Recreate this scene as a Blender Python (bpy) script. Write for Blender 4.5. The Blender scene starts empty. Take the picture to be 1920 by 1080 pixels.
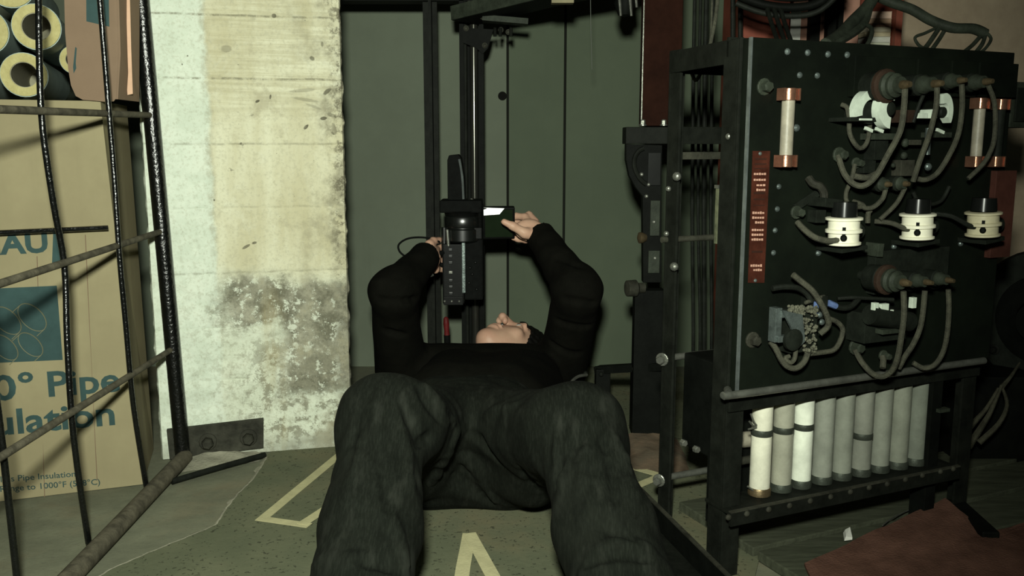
import bpy, bmesh, math, random
import numpy as np
from mathutils import Vector, Matrix, noise as mnoise

random.seed(7)
rng = np.random.default_rng(7)
scene = bpy.context.scene
col = scene.collection

# ------------------------------------------------------------------ camera
F = 1700.0                      # focal length in pixels of the 1920x1080 frame
PITCH = math.radians(9.03)      # camera looks a little downwards
CAM = Vector((0.0, 0.0, 0.70))  # crouching eye height, metres
cam_data = bpy.data.cameras.new('camera')
cam_data.sensor_width = 36.0
cam_data.lens = 36.0 * F / 1920.0
cam_data.clip_start = 0.02
cam = bpy.data.objects.new('camera', cam_data)
col.objects.link(cam)
cam.location = CAM
cam.rotation_euler = (math.pi / 2 - PITCH, 0, 0)
scene.camera = cam

# ------------------------------------------------------------------ world, lights, exposure
world = bpy.data.worlds.new('world'); scene.world = world
world.use_nodes = True
world.node_tree.nodes['Background'].inputs[0].default_value = (0.75, 1.0, 0.8, 1)
world.node_tree.nodes['Background'].inputs[1].default_value = 0.008

def spot_lamp(name, loc, target, power, angle, blend, radius, color):
    d = bpy.data.lights.new(name, 'SPOT')
    d.energy = power; d.spot_size = math.radians(angle); d.spot_blend = blend
    d.shadow_soft_size = radius; d.color = color
    o = bpy.data.objects.new(name, d); col.objects.link(o)
    o.location = loc
    o.rotation_euler = (Vector(target) - Vector(loc)).to_track_quat('-Z', 'Y').to_euler()
    return o
# the one work lamp, just above the photographer's camera
spot_lamp('work_lamp', (-0.03, -0.02, 0.92), (-0.50, 2.0, 0.52), 222.0, 108.0, 1.0, 0.045, (0.95, 1.0, 0.86))

scene.view_settings.view_transform = 'Standard'
scene.view_settings.look = 'None'
scene.view_settings.exposure = 0.0
scene.view_settings.gamma = 1.0
scene.view_settings.use_curve_mapping = False

# ------------------------------------------------------------------ placing helpers
FWD = Vector((0, math.cos(PITCH), -math.sin(PITCH)))
UPV = Vector((0, math.sin(PITCH), math.cos(PITCH)))
def ray(px, py):
    return FWD + Vector((1, 0, 0)) * ((px - 960) / F) + UPV * ((540 - py) / F)
def at(px, py, Y=None, z=None, X=None):
    """a point of the room from where it shows and its known distance, height or side offset"""
    d = ray(px, py)
    if Y is not None: t = (Y - CAM.y) / d.y
    elif z is not None: t = (z - CAM.z) / d.z
    else: t = (X - CAM.x) / d.x
    return CAM + d * t

class Frame:
    """an upright local frame: x along, y back, z up"""
    def __init__(s, O, ang):
        s.O = Vector(O); s.ang = ang
        s.ex = Vector((math.cos(ang), math.sin(ang), 0)); s.ey = Vector((-math.sin(ang), math.cos(ang), 0))
    def w(s, u, y, z): return s.O + s.ex * u + s.ey * y + Vector((0, 0, z))
    def hit(s, px, py, y=0.0):
        d = ray(px, py); t = (y - (CAM - s.O).dot(s.ey)) / d.dot(s.ey)
        p = CAM + d * t - s.O
        return Vector((p.dot(s.ex), y, p.z))
    def pt(s, px, py, y=0.0):
        h = s.hit(px, py, y); return s.w(h.x, y, h.z)

WM = {}
def tag(o, label, cat, group=None, kind=None):
    if label: o['label'] = label
    if cat: o['category'] = cat
    if group: o['group'] = group
    if kind: o['kind'] = kind
    return o
def thing(name, label, cat, loc, rz=0.0, group=None):
    o = bpy.data.objects.new(name, None); col.objects.link(o)
    o.location = loc; o.rotation_euler = (0, 0, rz); o.empty_display_size = 0.05
    WM[o.name] = Matrix.Translation(Vector(loc)) @ Matrix.Rotation(rz, 4, 'Z')
    return tag(o, label, cat, group)

class MB:
    """collects shapes in room coordinates; build() links them as one mesh"""
    def __init__(s): s.v = []; s.f = []
    def add(s, vs, fs):
        n = len(s.v); s.v += [Vector(v) for v in vs]; s.f += [tuple(i + n for i in f) for f in fs]; return s
    def box8(s, p):   # 8 corners: bottom ring 4, top ring 4
        return s.add(p, [(3,2,1,0),(4,5,6,7),(0,1,5,4),(1,2,6,5),(2,3,7,6),(3,0,4,7)])
    def fbox(s, fr, u0, u1, y0, y1, z0, z1):
        return s.box8([fr.w(u0,y0,z0),fr.w(u1,y0,z0),fr.w(u1,y1,z0),fr.w(u0,y1,z0),
                       fr.w(u0,y0,z1),fr.w(u1,y0,z1),fr.w(u1,y1,z1),fr.w(u0,y1,z1)])
    def box(s, x0, x1, y0, y1, z0, z1): return s.fbox(WF, x0, x1, y0, y1, z0, z1)
    def bar(s, p0, p1, w, h, up=(0,0,1)):
        p0 = Vector(p0); p1 = Vector(p1); d = (p1-p0).normalized(); up = Vector(up)
        sx = d.cross(up).normalized(); uz = sx.cross(d).normalized()
        c = [(-w/2,-h/2),(w/2,-h/2),(w/2,h/2),(-w/2,h/2)]
        return s.box8([p0+sx*a+uz*b for a,b in c]+[p1+sx*a+uz*b for a,b in c])
    def lathe(s, p0, axis, prof, seg=20):
        p0 = Vector(p0); ax = Vector(axis).normalized()
        a = ax.orthogonal().normalized(); b = ax.cross(a)
        vs = []; fs = []
        for t, r in prof:
            for k in range(seg):
                th = 2*math.pi*k/seg
                vs.append(p0 + ax*t + (a*math.cos(th)+b*math.sin(th))*max(r,1e-5))
        m = len(prof)
        for i in range(m-1):
            for k in range(seg):
                k2 = (k+1)%seg
                fs.append((i*seg+k, i*seg+k2, (i+1)*seg+k2, (i+1)*seg+k))
        fs.append(tuple(reversed(range(seg)))); fs.append(tuple(range((m-1)*seg, m*seg)))
        return s.add(vs, fs)
    def cyl(s, p0, p1, r, r1=None, seg=16, bev=0.0):
        p0 = Vector(p0); p1 = Vector(p1); L = (p1-p0).length; r1 = r if r1 is None else r1
        if bev: prof = [(0,r-bev),(bev,r),(L-bev,r1),(L,r1-bev)]
        else: prof = [(0,r),(L,r1)]
        return s.lathe(p0, p1-p0, prof, seg)
    def pipe(s, p0, p1, ro, ri, seg=28):    # hollow tube with wall
        p0 = Vector(p0); p1 = Vector(p1); ax=(p1-p0); L = ax.length; ax.normalize()
        a = ax.orthogonal().normalized(); b = ax.cross(a); vs=[]; fs=[]
        rings = [(0,ro),(L,ro),(L,ri),(0,ri)]
        for t,r in rings:
            for k in range(seg):
                th=2*math.pi*k/seg; vs.append(p0+ax*t+(a*math.cos(th)+b*math.sin(th))*r)
        for i in range(4):
            j=(i+1)%4
            for k in range(seg):
                k2=(k+1)%seg; fs.append((i*seg+k,i*seg+k2,j*seg+k2,j*seg+k))
        return s.add(vs, fs)
    def tube(s, pts, r, seg=8, sub=6, r1=None):
        P = smooth_path([Vector(p) for p in pts], sub) if sub > 1 else [Vector(p) for p in pts]
        n = len(P); vs=[]; fs=[]
        t = (P[1]-P[0]).normalized(); a = t.orthogonal().normalized()
        for i in range(n):
            t = (P[min(i+1,n-1)]-P[max(i-1,0)]).normalized()
            a = (a - t*a.dot(t)).normalized(); b = t.cross(a)
            rr = r if r1 is None else r + (r1-r)*i/(n-1)
            for k in range(seg):
                th=2*math.pi*k/seg; vs.append(P[i]+(a*math.cos(th)+b*math.sin(th))*rr)
        for i in range(n-1):
            for k in range(seg):
                k2=(k+1)%seg; fs.append((i*seg+k,i*seg+k2,(i+1)*seg+k2,(i+1)*seg+k))
        fs.append(tuple(reversed(range(seg)))); fs.append(tuple(range((n-1)*seg,n*seg)))
        return s.add(vs, fs)
    def ball(s, c, r, seg=12, rings=8, squash=(1,1,1)):
        c = Vector(c); vs=[c+Vector((0,0,-r*squash[2]))]; fs=[]
        for i in range(1,rings):
            ph=-math.pi/2+math.pi*i/rings
            for k in range(seg):
                th=2*math.pi*k/seg
                vs.append(c+Vector((r*squash[0]*math.cos(ph)*math.cos(th), r*squash[1]*math.cos(ph)*math.sin(th), r*squash[2]*math.sin(ph))))
        vs.append(c+Vector((0,0,r*squash[2]))); e=len(vs)-1
        for k in range(seg):
            k2=(k+1)%seg
            fs.append((0,1+k2,1+k)); fs.append((e,1+(rings-2)*seg+k,1+(rings-2)*seg+k2))
            for i in range(rings-2): fs.append((1+i*seg+k,1+i*seg+k2,1+(i+1)*seg+k2,1+(i+1)*seg+k))
        return s.add(vs, fs)
    def prism(s, poly, off):   # planar polygon extruded by vector off
        n=len(poly); off=Vector(off); vs=[Vector(p) for p in poly]+[Vector(p)+off for p in poly]
        fs=[tuple(range(n)), tuple(reversed(range(n,2*n)))]
        for i in range(n): j=(i+1)%n; fs.append((j,i,n+i,n+j))
        return s.add(vs, fs)
    def hexbolt(s, p, n, r, h, washer=True):   # a hexagon bolt head standing on p, pointing along n
        p = Vector(p); n = Vector(n).normalized()
        if washer: s.lathe(p, n, [(0,r*1.5),(h*.18,r*1.5),(h*.25,r*1.35)], 14)
        s.lathe(p+n*h*.2, n, [(0,r),(h*.75,r),(h*.95,r*.78)], 6)
        return s
    def rivet(s, p, n, r):
        return s.lathe(p, n, [(-.001,r),(r*.25,r*.97),(r*.55,r*.75),(r*.75,r*.35)], 10)
    def build(s, name, m, parent=None, smooth=False, bevel=0.0, label=None, kind=None):
        me = bpy.data.meshes.new(name)
        if parent is not None:
            M = WM[parent.name]; inv = M.inverted()
            vs = [inv @ v for v in s.v]; org = None
        else:
            xs=[v.x for v in s.v]; ys=[v.y for v in s.v]; zs=[v.z for v in s.v]
            org = Vector(((min(xs)+max(xs))/2,(min(ys)+max(ys))/2,min(zs)))
            vs = [v-org for v in s.v]
        me.from_pydata([tuple(v) for v in vs], [], s.f)
        me.validate()
        bm = bmesh.new(); bm.from_mesh(me); bmesh.ops.recalc_face_normals(bm, faces=bm.faces[:])
        if bevel: bmesh.ops.bevel(bm, geom=[e for e in bm.edges if e.calc_face_angle(0) > 0.5], offset=bevel, segments=2, affect='EDGES', profile=.6)
        bm.to_mesh(me); bm.free()
        me.update()
        if smooth:
            me.shade_smooth(); me.set_sharp_from_angle(angle=math.radians(40))
        me.materials.append(m)
        o = bpy.data.objects.new(name, me); col.objects.link(o)
        if parent is not None:
            o.parent = parent; WM[o.name] = WM[parent.name]
        else:
            o.location = org; WM[o.name] = Matrix.Translation(org)
        if label: o['label'] = label
        if kind: o['kind'] = kind
        return o
def smooth_path(P, sub):
    out=[]; n=len(P)
    for i in range(n-1):
        p0=P[max(i-1,0)]; p1=P[i]; p2=P[i+1]; p3=P[min(i+2,n-1)]
        for k in range(sub):
            t=k/sub
            out.append(0.5*((2*p1)+(p2-p0)*t+(2*p0-5*p1+4*p2-p3)*t*t+(3*p1-p0-3*p2+p3)*t*t*t))
    out.append(P[-1]); return out
WF = Frame((0,0,0), 0.0)

# ------------------------------------------------------------------ materials
MATS = {}
def mat(name, c, rough=.6, metal=0.0, var=.25, scale=14.0, bump=.15, c2=None, detail=6.0, spec=.14, stretch=(1,1,1), bscale=None, coat=0.0):
    """surface colour broken up by noise towards c2, with a little relief"""
    m = bpy.data.materials.new(name); m.use_nodes = True; MATS[name]=m
    nt = m.node_tree; N = nt.nodes; L = nt.links; b = N['Principled BSDF']
    tc = N.new('ShaderNodeTexCoord'); mp = N.new('ShaderNodeMapping'); mp.inputs['Scale'].default_value = stretch
    L.new(tc.outputs['Object'], mp.inputs[0])
    n1 = N.new('ShaderNodeTexNoise'); n1.inputs['Scale'].default_value = scale; n1.inputs['Detail'].default_value = detail; n1.inputs['Roughness'].default_value=.65
    L.new(mp.outputs[0], n1.inputs[0])
    r = N.new('ShaderNodeValToRGB')
    r.color_ramp.elements[0].position=.35; r.color_ramp.elements[1].position=.68
    if c2 is None: c2 = tuple(x*(1-var) for x in c)
    r.color_ramp.elements[0].color = (*c2,1); r.color_ramp.elements[1].color = (*c,1)
    L.new(n1.outputs[0], r.inputs[0]); L.new(r.outputs[0], b.inputs['Base Color'])
    b.inputs['Roughness'].default_value = rough; b.inputs['Metallic'].default_value = metal
    b.inputs['Specular IOR Level'].default_value = spec
    if coat: b.inputs['Coat Weight'].default_value = coat; b.inputs['Coat Roughness'].default_value=.1
    if bump:
        n2 = N.new('ShaderNodeTexNoise'); n2.inputs['Scale'].default_value = bscale or scale*6; n2.inputs['Detail'].default_value=4
        L.new(mp.outputs[0], n2.inputs[0])
        bp = N.new('ShaderNodeBump'); bp.inputs['Strength'].default_value=bump; bp.inputs['Distance'].default_value=.003
        L.new(n2.outputs[0], bp.inputs['Height']); L.new(bp.outputs[0], b.inputs['Normal'])
    return m

def nd(nt, t, **kw):
    n = nt.nodes.new(t)
    for k, v in kw.items():
        if k in n.inputs: n.inputs[k].default_value = v
        else: setattr(n, k, v)
    return n
def mixc(nt, fac, a, b, mode='MIX'):
    m = nt.nodes.new('ShaderNodeMix'); m.data_type='RGBA'; m.blend_type=mode
    for sock, val in ((m.inputs[0],fac),(m.inputs[6],a),(m.inputs[7],b)):
        if isinstance(val, (int,float)): sock.default_value = val
        elif isinstance(val, tuple): sock.default_value = (*val,1) if len(val)==3 else val
        else: nt.links.new(val, sock)
    return m.outputs[2]
def ramp(nt, src, p0, p1, v0=0.0, v1=1.0):
    r = nt.nodes.new('ShaderNodeMapRange'); r.interpolation_type='SMOOTHSTEP'
    r.inputs[1].default_value=p0; r.inputs[2].default_value=p1; r.inputs[3].default_value=v0; r.inputs[4].default_value=v1
    nt.links.new(src, r.inputs[0]); return r.outputs[0]
def mth(nt, op, a, b=None):
    m = nt.nodes.new('ShaderNodeMath'); m.operation=op; m.use_clamp=False
    for i, v in enumerate((a,b)):
        if v is None: continue
        if isinstance(v,(int,float)): m.inputs[i].default_value=v
        else: nt.links.new(v, m.inputs[i])
    return m.outputs[0]
def noise_tex(nt, vec, scale, detail=6, rough=.65, stretch=None):
    if stretch:
        mp = nd(nt,'ShaderNodeMapping'); mp.inputs['Scale'].default_value=stretch; nt.links.new(vec, mp.inputs[0]); vec = mp.outputs[0]
    n = nd(nt,'ShaderNodeTexNoise'); n.inputs['Scale'].default_value=scale; n.inputs['Detail'].default_value=detail; n.inputs['Roughness'].default_value=rough
    nt.links.new(vec, n.inputs[0]); return n.outputs[0]
def new_mat(name):
    m = bpy.data.materials.new(name); m.use_nodes=True; MATS[name]=m
    nt=m.node_tree; tc=nt.nodes.new('ShaderNodeTexCoord'); sep=nt.nodes.new('ShaderNodeSeparateXYZ')
    nt.links.new(tc.outputs['Object'], sep.inputs[0])
    return m, nt, nt.nodes['Principled BSDF'], tc.outputs['Object'], sep.outputs
def bump_to(nt, bsdf, h, strength, dist=.003):
    bp=nt.nodes.new('ShaderNodeBump'); bp.inputs['Strength'].default_value=strength; bp.inputs['Distance'].default_value=dist
    nt.links.new(h, bp.inputs['Height']); nt.links.new(bp.outputs[0], bsdf.inputs['Normal'])

M_black = mat('black_enamel', (.0060,.0070,.0056), .62, 0, .5, 20, .08, spec=.06)
M_slate = mat('slate_panel_black', (.0068,.0095,.0060), .62, 0, .5, 9, .08, c2=(.0034,.0046,.0032), spec=.07)
M_iron = mat('dark_iron', (.0115,.0130,.0100), .62, 0, .6, 25, .12, c2=(.0050,.0058,.0044), spec=.08)
M_irondust = mat('dusty_iron', (0.0510,0.0510,0.0372), .7, .1, .6, 22, .35, c2=(0.0180,0.0180,0.0132))
M_blackrod = mat('black_gloss_rod', (0.0040,0.0045,0.0040), .23, 0, .4, 60, .5, spec=.6, bscale=160)
M_dustrod = mat('dusty_rod', (0.1240,0.1116,0.0775), .75, 0, .5, 40, .3, c2=(0.0465,0.0422,0.0298))
M_steel = mat('dull_steel', (0.2380,0.2450,0.2100), .38, .7, .4, 40, .15)
M_edge = mat('bright_steel_edge', (0.2100,0.2380,0.2310), .35, .6, .4, 40, .1)
M_copper = mat('copper_cap', (0.5760,0.2880,0.1840), .28, .85, .35, 40, .1)
M_brass = mat('aged_brass', (0.2160,0.1620,0.0900), .42, .7, .5, 40, .2)
M_porc = mat('porcelain_cream', (.86,.84,.66), .3, 0, .15, 30, .05, spec=.4)
M_porcold = mat('porcelain_yellowed', (.62,.57,.38), .35, 0, .25, 30, .05, spec=.4)
M_fiber = mat('fuse_fibre', (0.3240,0.2970,0.2250), .45, 0, .3, 40, .1, spec=.4)
M_cloth = mat('cloth_cable', (0.0750,0.0750,0.0525), .85, 0, .5, 70, .5, c2=(0.0375,0.0375,0.0275))
M_cable = mat('dark_cable', (.014,.0165,.0125), .6, 0, .5, 40, .2, spec=.12)
M_white = mat('white_insulation', (.62,.70,.58), .6, 0, .25, 50, .1)
M_redplate = mat('red_brown_plate', (0.0630,0.0180,0.0108), .5, .1, .5, 40, .1)
M_ink = mat('plate_lettering', (.52,.30,.22), .55, 0, .3, 60, 0)
M_glass = mat('dark_glass', (.008,.009,.008), .22, 0, .3, 30, 0, spec=.35)
M_ring = mat('brown_ring', (.036,.022,.015), .65, 0, .4, 40, .2, spec=.1)
M_bake = mat('dusty_bakelite', (.0130,.0160,.0118), .65, 0, .5, 40, .15, spec=.10)
M_olive = mat('dusty_olive_parts', (.036,.044,.031), .6, .0, .5, 40, .2, spec=.14)
M_zinc = mat('zinc_plate', (0.1800,0.2160,0.2040), .35, .6, .5, 60, .2)
M_lint = mat('lint_dust', (.16,.16,.115), .95, 0, .5, 120, .8)
M_blue = mat('blue_sleeve', (.12,.18,.36), .45, 0, .3, 40, .1)
M_wood = mat('grey_green_plank', (.075,.082,.055), .8, 0, .45, 10, .25, stretch=(1,8,4), spec=.05)
M_redmat = mat('red_brown_felt', (.140,.072,.052), .95, 0, .4, 18, .6, c2=(.085,.044,.032), bscale=260, spec=.02)
M_paper = mat('white_paper', (.8,.8,.72), .8, 0, .1, 40, .1)
M_beam = mat('red_oxide_beam', (.026,.0095,.0058), .75, 0, .5, 12, .1, spec=.04)
M_redcab = mat('red_cabinet', (.30,.085,.055), .55, 0, .4, 8, .1)
M_pink = mat('pink_board', (.48,.26,.19), .8, 0, .3, 8, .1)
M_tape = mat('masking_tape', (.50,.47,.27), .7, 0, .2, 30, .2)
M_skin = mat('skin', (.56,.36,.25), .5, 0, .2, 22, .06, c2=(.50,.285,.20), spec=.3)
M_hair = mat('dark_hair', (0.0050,0.0045,0.0035), .5, 0, .4, 60, .6, stretch=(1,1,6))
M_knit = mat('black_knit', (.0054,.0054,.0039), .9, 0, .35, 30, .4, bscale=420, spec=.05)
M_plastic = mat('black_plastic', (.0045,.0050,.0044), .50, 0, .4, 40, .05, spec=.12)
M_rubber = mat('matte_black_rubber', (.0050,.0056,.0050), .75, 0, .4, 60, .1, spec=.06)
M_lens = mat('lens_barrel_gloss', (.006,.007,.006), .27, 0, .3, 40, 0, spec=.9)
M_screen = mat('screen_gloss', (.012,.02,.010), .10, 0, .2, 20, 0, spec=.8)
M_red = mat('red_plastic', (.12,.012,.012), .5, 0, .3, 30, .1)
M_glassfib = mat('yellow_glass_wool', (.46,.42,.20), .95, 0, .25, 60, .6, c2=(.36,.32,.14))
M_jacket = mat('grey_blue_jacket', (.34,.42,.38), .5, 0, .25, 12, .1)
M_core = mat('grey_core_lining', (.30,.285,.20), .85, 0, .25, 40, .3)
M_ply = mat('peach_board', (.62,.40,.27), .8, 0, .15, 30, .1)
M_blueink = mat('blue_print', (.036,.072,.070), .75, 0, .25, 20, .05)
M_yelline = mat('pale_print_lines', (.155,.15,.09), .75, 0, .1, 20, 0)
M_tan = mat('tan_plaster', (.70,.57,.40), .85, 0, .4, 5, .3, c2=(.48,.37,.26), bscale=40)
M_rope = mat('frayed_rope', (0.0640,0.0620,0.0420), .95, 0, .5, 60, .7)
M_dust = mat('pale_dust', (.33,.32,.24), .95, 0, .35, 25, .7)
M_shoe = mat('dark_shoe', (0.0100,0.0100,0.0090), .6, 0, .3, 30, .2)
M_bandm = mat('dull_band', (0.0600,0.0690,0.0540), .5, .4, .4, 40, .2)

# cardboard: vertical flutes and scuffs
def cardboard(name, c, c2):
    m, nt, b, oc, s = new_mat(name)
    n1 = noise_tex(nt, oc, 5); n2 = noise_tex(nt, oc, 7, stretch=(5,5,.25))
    cc = mixc(nt, ramp(nt,n1,.35,.7), c2, c)
    cc = mixc(nt, ramp(nt,n2,.45,.75,0,.22), cc, tuple(x*.75 for x in c))
    nt.links.new(cc, b.inputs['Base Color']); b.inputs['Roughness'].default_value=.85; b.inputs['Specular IOR Level'].default_value=.25
    wv = nd(nt,'ShaderNodeTexWave'); wv.inputs['Scale'].default_value=60; wv.inputs['Distortion'].default_value=.4
    nt.links.new(oc, wv.inputs[0]); bump_to(nt, b, wv.outputs['Fac'] if 'Fac' in wv.outputs else wv.outputs[1], .02, .0006)
    return m
M_card = cardboard('cardboard', (.272,.238,.138), (.235,.203,.117))
M_card2 = cardboard('brown_cardboard', (.205,.142,.092), (.175,.12,.078))

# denim: dark, with pale worn streaks along the weave
def denim():
    m, nt, b, oc, s = new_mat('dark_denim')
    n1 = noise_tex(nt, oc, 420, 3, .6, stretch=(1,.16,.16)); n2 = noise_tex(nt, oc, 9, 5)
    n3 = noise_tex(nt, oc, 420, 2, .6, stretch=(.2,1,1))
    base = mixc(nt, ramp(nt,n1,.42,.66), (.0050,.0062,.0043), (.0094,.0112,.0082))
    base = mixc(nt, ramp(nt,n3,.45,.7,0,.5), base, (.0066,.0080,.0058))
    base = mixc(nt, ramp(nt,n2,.4,.75,0,.45), base, (.0125,.0142,.0106))
    n4 = noise_tex(nt, oc, 26, 4, .6, stretch=(1.6,.5,.35)); base = mixc(nt, ramp(nt,n4,.52,.72,0,.75), base, (.0185,.0205,.0160)); base = mixc(nt, ramp(nt,n4,.46,.30,0,.6), base, (.0030,.0038,.0027))
    nt.links.new(base, b.inputs['Base Color']); b.inputs['Roughness'].default_value=.9; b.inputs['Specular IOR Level'].default_value=.08
    h = mth(nt,'ADD', n1, n3); bump_to(nt, b, h, .18, .0006)
    return m
M_denim = denim()

# ------------------------------------------------------------------ the pillar's whitewash
def pillar_mat(grooves, marks):
    """object coords: x from -half to half width, z up from the floor"""
    m, nt, b, oc, s = new_mat('flaking_whitewash')
    big = noise_tex(nt, oc, 3.2, 5); mid = noise_tex(nt, oc, 11, 8, .7); fine = noise_tex(nt, oc, 52, 8, .75); grain = noise_tex(nt, oc, 160, 4)
    flake = noise_tex(nt, oc, 30, 8, .8); patch = noise_tex(nt, oc, 6.5, 7, .7)
    streak = noise_tex(nt, oc, 6, 6, .6, stretch=(2.2,2.2,.5)); horiz = noise_tex(nt, oc, 18, 6, .7, stretch=(.25,.25,6))
    x = s[0]; z = s[2]
    xw = mth(nt,'ADD', x, mth(nt,'MULTIPLY', mth(nt,'SUBTRACT', mid, .5), .035))
    xv = mth(nt,'ADD', x, mth(nt,'MULTIPLY', mth(nt,'SUBTRACT', patch, .5), .16))
    zw = mth(nt,'ADD', z, mth(nt,'MULTIPLY', mth(nt,'SUBTRACT', patch, .5), .16))
    mul = lambda *v: v[0] if len(v)==1 else mth(nt,'MULTIPLY', v[0], mul(*v[1:]))
    white = mixc(nt, ramp(nt,mid,.35,.7), (.56,.62,.51), (.69,.745,.63))
    cream = mixc(nt, ramp(nt,streak,.3,.72), (.49,.46,.30), (.66,.655,.49))
    cream = mixc(nt, mul(ramp(nt,horiz,.40,.62,.45,0), ramp(nt,z,.70,.82)), cream, (.36,.33,.20))
    cream = mixc(nt, ramp(nt,patch,.52,.75,0,.7), cream, (.70,.72,.58))
    ycol = mul(ramp(nt, xw, -.078, -.066), ramp(nt, zw, .36, .44, .25, 1.0))
    c = mixc(nt, ycol, white, cream)
    edge = mul(ramp(nt, xw, -.088, -.079), ramp(nt, xw, -.062, -.072), ramp(nt,fine,.4,.6), ramp(nt,z,.40,.5))
    c = mixc(nt, mth(nt,'MULTIPLY',edge,.45), c, (.28,.26,.17))
    # lower half: thin wash flaking off
    low = mul(ramp(nt, zw, .46, .36), ramp(nt, fine, .50, .60), ramp(nt, xv, -.20, .0, .15, .6))
    c = mixc(nt, low, c, (.34,.345,.26))
    # mould stain: a band across the middle and the lower right-hand side
    rag = mth(nt,'MULTIPLY', mth(nt,'SUBTRACT', flake, .5), .10)
    zr = mth(nt,'ADD', zw, rag); xr = mth(nt,'ADD', xv, rag)
    band = mul(ramp(nt, zr, .285, .315), ramp(nt, zr, .425, .385), ramp(nt, xr, -.10, -.03))
    right = mul(ramp(nt, xr, .03, .09), ramp(nt, zr, .36, .31), ramp(nt, zr, .10, .16))
    st = mth(nt,'MAXIMUM', band, right)
    stain = mixc(nt, ramp(nt,mid,.40,.60), (.105,.100,.068), (.33,.32,.245))
    stain = mixc(nt, ramp(nt,fine,.45,.60,0,.5), stain, (.12,.115,.08))
    stain = mixc(nt, ramp(nt,flake,.54,.58), stain, (.60,.64,.53))
    c = mixc(nt, mth(nt,'MULTIPLY', st, .95), c, stain)
    # flakes of bare plaster low on the right
    fl = mul(ramp(nt, zr, .30, .20), ramp(nt, xr, -.08, .02), ramp(nt, flake, .50, .46))
    c = mixc(nt, mth(nt,'MULTIPLY', fl, .85), c, (.21,.205,.15))
    soil = mul(ramp(nt, mid, .54, .66), ramp(nt, xw, -.10, .05, .10, .6)); c = mixc(nt, soil, c, (.36,.335,.225))
    rust = mul(ramp(nt, xw, .0, .03), ramp(nt, xw, .075, .045), ramp(nt, z, .42, .30), ramp(nt, streak, .45, .62)); c = mixc(nt, mth(nt,'MULTIPLY',rust,.5), c, (.33,.27,.13))
    foot = mul(ramp(nt, z, .055, .02), ramp(nt, mid, .35, .6, .4, 1)); c = mixc(nt, mth(nt,'MULTIPLY',foot,.7), c, (.30,.31,.25))
    # dirt creeping in from the right-hand arris
    rd = mul(ramp(nt, xw, .07, .20), ramp(nt, mid, .44, .60), ramp(nt, patch,.40,.55))
    c = mixc(nt, mth(nt,'MULTIPLY', rd, .75), c, (.25,.235,.16))
    rd2 = mul(ramp(nt, xw, .165, .205), ramp(nt, flake, .50, .58))
    c = mixc(nt, mth(nt,'MULTIPLY', rd2, .85), c, (.085,.075,.05))
    # black specks
    sp = ramp(nt, fine, .655, .675); c = mixc(nt, mul(sp, ramp(nt,big,.40,.5), ramp(nt,xw,-.12,.06,.35,1)), c, (.05,.045,.03))
    # formwork board lines: groove shade painted in, as the relief alone hardly shows
    for g, gk in grooves:
        dz = mth(nt,'ABSOLUTE', mth(nt,'SUBTRACT', mth(nt,'ADD', z, mth(nt,'MULTIPLY', mth(nt,'SUBTRACT', mid, .5), .008)), g))
        ln = mul(ramp(nt, dz, .0034, .0010), ramp(nt, fine, .36, .62, .0, gk))
        c = mixc(nt, ln, c, (.16,.15,.10))
    # smeared finger marks
    for (cx,cz,rx,rz,rot,k) in marks:
        mp = nd(nt,'ShaderNodeMapping'); mp.vector_type='TEXTURE'
        mp.inputs['Location'].default_value=(cx,0,cz); mp.inputs['Rotation'].default_value=(0,rot,0); mp.inputs['Scale'].default_value=(rx,50,rz)
        nt.links.new(oc, mp.inputs[0]); vl = nt.nodes.new('ShaderNodeVectorMath'); vl.operation='LENGTH'; nt.links.new(mp.outputs[0], vl.inputs[0])
        dd = mth(nt,'ADD', vl.outputs['Value'], mth(nt,'MULTIPLY', mth(nt,'SUBTRACT', fine, .5), 1.2))
        c = mixc(nt, ramp(nt, dd, 1.15, .75, 0, k), c, (.075,.068,.045))
    c = mixc(nt, ramp(nt,grain,.48,.66,0,.30), c, (.33,.32,.23))
    c = mixc(nt, mul(ramp(nt,flake,.56,.66), ramp(nt,xw,-.1,.1,.08,.30)), c, (.30,.28,.19))
    nt.links.new(c, b.inputs['Base Color']); b.inputs['Roughness'].default_value=.9; b.inputs['Specular IOR Level'].default_value=.1
    h = mth(nt,'ADD', mth(nt,'MULTIPLY', fine, .7), mth(nt,'MULTIPLY', grain, .4))
    bump_to(nt, b, h, .5, .004)
    return m

def wall_mat(name, c, c2):
    m, nt, b, oc, s = new_mat(name)
    n1 = noise_tex(nt, oc, 2.5, 5); n2 = noise_tex(nt, oc, 60, 4); n3 = noise_tex(nt, oc, 3.0, 6, .6, stretch=(5,5,.4))
    cc = mixc(nt, ramp(nt,n1,.35,.7), c2, c); cc = mixc(nt, ramp(nt,n3,.55,.8,0,.3), cc, tuple(x*.7 for x in c))
    nt.links.new(cc, b.inputs['Base Color']); b.inputs['Roughness'].default_value=.8; b.inputs['Specular IOR Level'].default_value=.3
    bump_to(nt, b, n2, .12, .003)
    return m
M_grey = wall_mat('grey_painted_concrete', (.128,.150,.108), (.110,.128,.092))

M_grey2 = wall_mat('grey_green_concrete_dim', (.086,.108,.070), (.074,.094,.061))  # greener panels, also darkened for the lamp falling off to the right

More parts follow.
